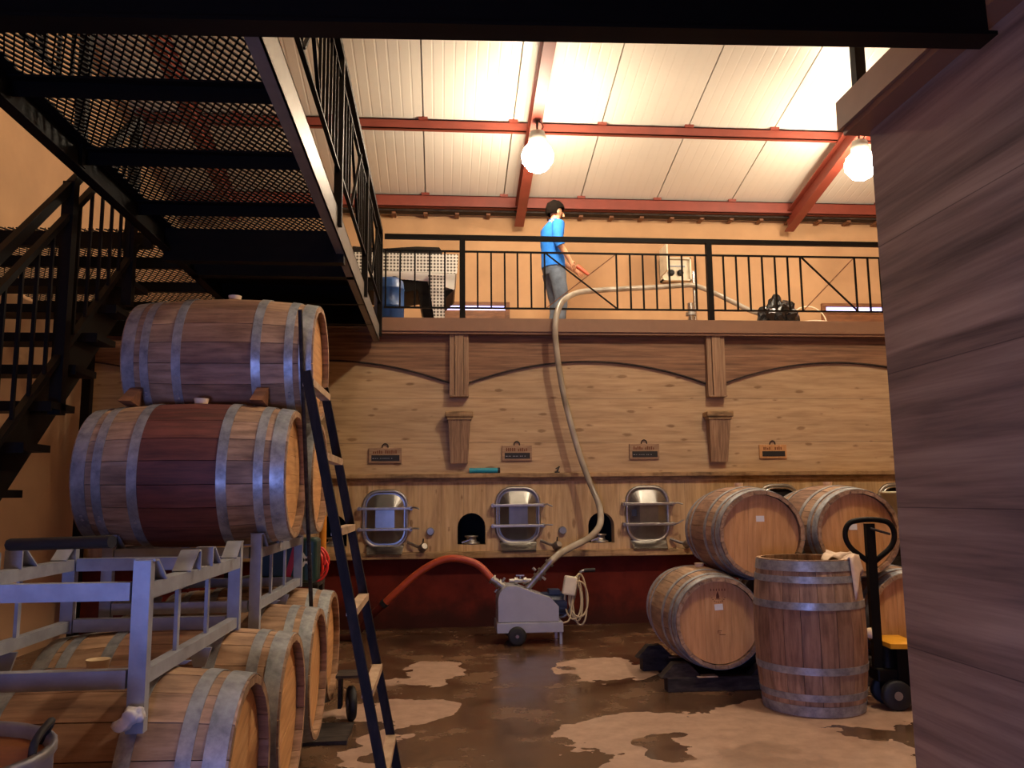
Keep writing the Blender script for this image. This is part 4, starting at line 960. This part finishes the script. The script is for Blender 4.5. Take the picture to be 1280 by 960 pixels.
MB().lathe([(.03, .53), (.03, .56), (0, .56)], 12, T(.06, 0, 0)).build('cap', 'rubber', bd)
def low_window(n, px0, px1, pyt, label):
    a, b = onY(px0, pyt, YU), onY(px1, pyt, YU); w = b.x-a.x
    t_ = bpy.data.objects.new('window_%d' % n, None); C.objects.link(t_); t_.location = (a.x, YU, ZF); t_['kind'] = 'structure'; t_['label'] = label
    h = a.z-ZF
    MB().box((-.03, -.06, h-.05), (w+.03, 0, h)).build('lintel', 'timber', t_)
    for x in (-.03, w-.03): MB().box((x, -.05, 0), (x+.06, 0, h-.05)).build('jamb', 'timber', t_)
    MB().box((.03, -.012, h-.105), (w-.03, -.004, h-.05)).build('window_pane', 'daypane', t_)
    k = 0; z = .02
    while z < h-.13: MB().box((.03, -.03, z), (w-.03, -.005, min(z+.11, h-.11))).build('shutter_slat', 'timber', t_); z += .12
low_window(1, 553, 634, 378, 'low timber window with a strip of daylight behind the sorting table')
low_window(2, 1028, 1150, 380, 'low timber window with a strip of daylight by the near tank block')
# electrical cabinet on the wall, door open
p0, p1 = onY(824, 325, YU), onY(861, 354, YU)
jb = thing('junction_box', 'open cream electrical box on the upper wall', 'box', (p0.x, YU, p1.z)); w, h = p1.x-p0.x, p0.z-p1.z
m = MB(); m.box((0, -.02, 0), (w, 0, h)); 
for lo_, hi_ in (((0, -.15, 0), (.02, 0, h)), ((w-.02, -.15, 0), (w, 0, h)), ((0, -.15, 0), (w, 0, .02)), ((0, -.15, h-.02), (w, 0, h))): m.box(lo_, hi_)
m.build('case', 'cream', jb)
MB().box((.02, -.1, .02), (w-.02, -.09, h-.02)).build('face_plate', 'cream', jb)
MB().box((-.03, -.5, .05), (-.01, -.13, h+.1)).build('door', 'cream', jb)
MB().box((.08, -.115, h-.13), (w-.08, -.1, h-.11)).build('slot', 'zinc', jb)
for x in (.14, .27): MB().lathe([(.045, 0), (.045, .03), (.025, .05)], 12, T(x, -.1, .12) @ Rx(PI/2), cap0=True, cap1=True).build('socket', 'rubber', jb)
# steel standpipes
sx = onY(864, 400, 10.1).x
tp_ = thing('standpipe', 'stainless standpipe with an elbow on the deck where the hose rests', 'pipe', (sx, 10.1, ZF)); 
MB().tube([(0, 0, 0), (0, 0, .30), (0, 0, .56)], .045, 14).build('pipe', 'stainless', tp_)
MB().tube([(.075, .06, 0), (.075, .06, 1.0)], .022, 10).build('thin_pipe', 'stainless', tp_)
for z in (.1, .4): MB().lathe([(.066, z), (.066, z+.04)], 14, cap0=True, cap1=True).build('flange', 'stainless_dull', tp_)
# black bag and pale basin
bm = bmesh.new(); bmesh.ops.create_icosphere(bm, subdivisions=4, radius=1); random.seed(3)
from mathutils import noise as mn
for v in bm.verts:
    c = v.co.copy(); k = 1+.35*mn.noise(c*2.3)+.18*mn.noise(c*5.5); v.co = Vector((c.x*.24*k, c.y*.2*k, max(-.02, c.z*.2*k+.12)))
me = bpy.data.meshes.new('plastic_bag'); bm.to_mesh(me); bm.free(); me.materials.append(M['blackbag'])
pb = onY(973, 393, 9.6); o = link('plastic_bag', me); o.location = (pb.x, 9.6, ZF+.02)
o.location.z = ZF+.02; o.scale = (1, 1, 1.5); tag(o, 'crumpled shiny black plastic bag on the deck', 'bag')
ps = onY(1010, 395, 10.2)
bs = thing('pale_basin', 'pale plastic basin with a wire handle on the deck beside the black bag', 'basin', (ps.x, 10.2, ZF))
MB().lathe([(0, 0), (.2, 0), (.25, .30), (.265, .30), (.265, .32), (.24, .32), (.19, .015), (0, .015)], 28).build('bowl', 'cloth', bs)
MB().tube([(.25*math.cos(PI*k/14), 0, .31+.25*math.sin(PI*k/14)) for k in range(15)], .008, 6).build('handle', 'cream', bs)
# ================================================================ THE MAN
def skin(name, joints, edges, mat, parent, sub=2, root=0):
    """joints: (x, y, z, radius_x, radius_y)"""
    me = bpy.data.meshes.new(name); me.from_pydata([j[:3] for j in joints], edges, []); o = link(name, me, parent)
    md = o.modifiers.new('skin', 'SKIN'); md.use_smooth_shade = True
    for i, j in enumerate(joints):
        sk = me.skin_vertices[0].data[i]; sk.radius = (j[3], j[4] if len(j) > 4 else j[3]); sk.use_root = (i == root)
    s_ = o.modifiers.new('sub', 'SUBSURF'); s_.levels = sub; s_.render_levels = sub
    me.materials.append(M[mat]); return o
mx = onY(694, 330, 9.8).x
man = thing('person', 'man in a bright blue shirt and grey jeans standing behind the deck railing', 'person', (mx, 9.8, ZF), None, math.radians(18))
J = [(-.03, 0, .95, .075, .09), (-.05, 0, 1.12, .075, .09), (-.045, 0, 1.30, .08, .1), (-.03, 0, 1.42, .075, .09), (-.005, 0, 1.505, .052, .055), (.02, 0, 1.565, .058, .06),
     (.03, 0, 1.63, .088, .078), (.02, 0, 1.70, .075, .068),
     (-.03, -.17, 1.42, .06), (-.07, -.235, 1.17, .044), (.02, -.245, 1.04, .037), (.075, -.24, .965, .03),
     (-.03, .17, 1.42, .06), (.07, .22, 1.17, .044), (.22, .16, 1.03, .037), (.31, .12, .96, .03),
     (-.02, -.10, .88, .085), (.02, -.11, .50, .058), (-.04, -.11, .10, .045), (.08, -.12, .035, .035),
     (-.02, .10, .88, .085), (.05, .11, .50, .058), (.03, .11, .10, .045), (.15, .12, .035, .035)]
E_ = [(0, 1), (1, 2), (2, 3), (3, 4), (4, 5), (5, 6), (6, 7), (3, 8), (8, 9), (9, 10), (10, 11), (3, 12), (12, 13), (13, 14), (14, 15), (0, 16), (16, 17), (17, 18), (18, 19), (0, 20), (20, 21), (21, 22), (22, 23)]
# hands: palm and five bent fingers each
def hand(wi, d, side):
    w = Vector(J[wi][:3]); d = Vector(d).normalized(); s = Vector(side).normalized(); dn = d.cross(s).normalized()
    p = w+d*.055; J.append((*p, .03, .016)); pi = len(J)-1; E_.append((wi, pi))
    for k, L in enumerate((.07, .08, .075, .06)):
        off = s*(.027-.018*k); a = p+d*.03+off; b_ = a+d*L*.55-dn*.01; c_ = b_+d*L*.35-dn*.03
        for pt, r in ((a, .010), (b_, .0095), (c_, .008)): J.append((*pt, r))
        n_ = len(J); E_.extend([(pi, n_-3), (n_-3, n_-2), (n_-2, n_-1)])
    a = p+s*.035-d*.015; b_ = a+s*.018+d*.035-dn*.012
    for pt, r in ((a, .011), (b_, .009)): J.append((*pt, r))
    n_ = len(J); E_.extend([(pi, n_-2), (n_-2, n_-1)])
hand(11, (.5, 0, -.85), (.8, 0, .45)); hand(15, (.75, -.2, -.5), (.3, -.3, .8))
body = skin('body', J, E_, 'skin', man)
# face: nose, brow, ears, beard shadow kept as small features of the body mesh's children
m = MB(); m.lathe([(.018, -.03), (.017, 0), (.008, .03)], 8, T(.118, 0, 1.615) @ Ry(-.25), cap0=True, cap1=True); m.build('nose', 'skin', man)
for sg in (-1, 1):
    m = MB(); m.lathe([(.002, -.032), (.014, -.02), (.018, 0), (.016, .02), (.002, .034)], 8, T(.015, sg*.083, 1.62) @ Matrix.Diagonal((1.2, .5, 1, 1))); m.build('ear', 'skin', man)
    m = MB(); m.lathe([(0, -.008), (.009, 0), (0, .008)], 8, T(.105, sg*.034, 1.645)); m.build('eye', 'hair', man)
m = MB(); m.box((.10, -.022, 1.567), (.112, .022, 1.575)); m.build('mouth', 'dado', man)
bm = bmesh.new(); bmesh.ops.create_icosphere(bm, subdivisions=4, radius=1)
for v in bm.verts:
    c = v.co.copy(); k = 1+.10*mn.noise(c*4)+.05*mn.noise(c*11); v.co = Vector((c.x*.112*k+.012, c.y*.093*k, c.z*.115*k+1.655))
kill = [v for v in bm.verts if (v.co.x > .05 and v.co.z < 1.665) or v.co.z < 1.585 or (v.co.x > .0 and v.co.z < 1.64)]
bmesh.ops.delete(bm, geom=kill, context='VERTS'); me = bpy.data.meshes.new('hair'); bm.to_mesh(me); bm.free(); me.materials.append(M['hair'])
for p in me.polygons: p.use_smooth = True
o = link('hair', me, man); md = o.modifiers.new('s', 'SOLIDIFY'); md.thickness = .012; md.offset = 1
def loft(mb, rings, n=20, amp=0.0):
    """rings: (x, y, z, rx, ry) from bottom to top"""
    vs = []
    for i, (x, y, z, rx_, ry_) in enumerate(rings):
        for k in range(n):
            a = 2*PI*k/n; w = 1+amp*mn.noise(Vector((math.cos(a)*2.2, math.sin(a)*2.2, z*9)))
            vs.append((x+rx_*w*math.cos(a), y+ry_*w*math.sin(a), z))
    m_ = len(rings); mb.add(vs, [(i*n+k, i*n+(k+1) % n, (i+1)*n+(k+1) % n, (i+1)*n+k) for i in range(m_-1) for k in range(n)], True)
    mb.add(vs[:n], [tuple(reversed(range(n)))]); mb.add(vs[-n:], [tuple(range(n))])
def interp(keys, n):
    out = []
    for a, b in zip(keys[:-1], keys[1:]):
        for k in range(n): t = k/n; out.append(tuple(p+(q_-p)*t for p, q_ in zip(a, b)))
    return out+[keys[-1]]
m = MB()
loft(m, interp([(-.025, 0, .91, .142, .175), (-.03, 0, 1.0, .135, .168), (-.04, 0, 1.12, .128, .162), (-.04, 0, 1.28, .135, .185), (-.035, 0, 1.40, .118, .19), (-.025, 0, 1.46, .09, .13), (-.012, 0, 1.50, .066, .07), (-.008, 0, 1.525, .064, .066)], 4), 22, .08)
for sh, el, en in (((-.03, -.165, 1.43), (-.07, -.235, 1.20), (-.045, -.242, 1.13)), ((-.03, .165, 1.43), (.06, .222, 1.20), (.09, .215, 1.13))):
    m.tube(spline([sh, ((sh[0]+el[0])/2-.005, (sh[1]+el[1])*.515, (sh[2]+el[2])/2), el, en], 4), [.078]*3+[.074]*3+[.066]*4+[.062]*3, 14)
m.build('shirt', 'shirt', man)
m = MB()
loft(m, interp([(-.02, 0, .82, .115, .165), (-.03, 0, .90, .128, .168), (-.03, 0, .985, .122, .158)], 3), 22, .03)
for p in (((-.02, -.085, .86), (.02, -.105, .52), (-.01, -.11, .28), (-.03, -.115, .05)), ((-.02, .085, .86), (.05, .105, .52), (.045, .11, .28), (.035, .115, .05))):
    q_ = spline(p, 5); m.tube(q_, [.108-.03*min(1, k/6)+.004*math.sin(k*2.1) for k in range(len(q_))], 16)
m.build('jeans', 'jeans', man)
for x, y in ((-.04, -.115), (.035, .115)):
    m = MB(); m.box((x-.08, y-.05, 0), (x+.20, y+.05, .03)); m.box((x-.075, y-.045, .03), (x+.17, y+.045, .085), bev=.02); m.build('shoe', 'timber', man)
# orange spray gun in the far hand
sg_ = onY(734, 341, 9.75)
tag(MB().tube([onY(722, 333, 9.74), onY(736, 344, 9.66)], [.03, .018], 10).build('spray_nozzle', 'orange_hose'), 'orange hose nozzle held in the hand of the man', 'nozzle')
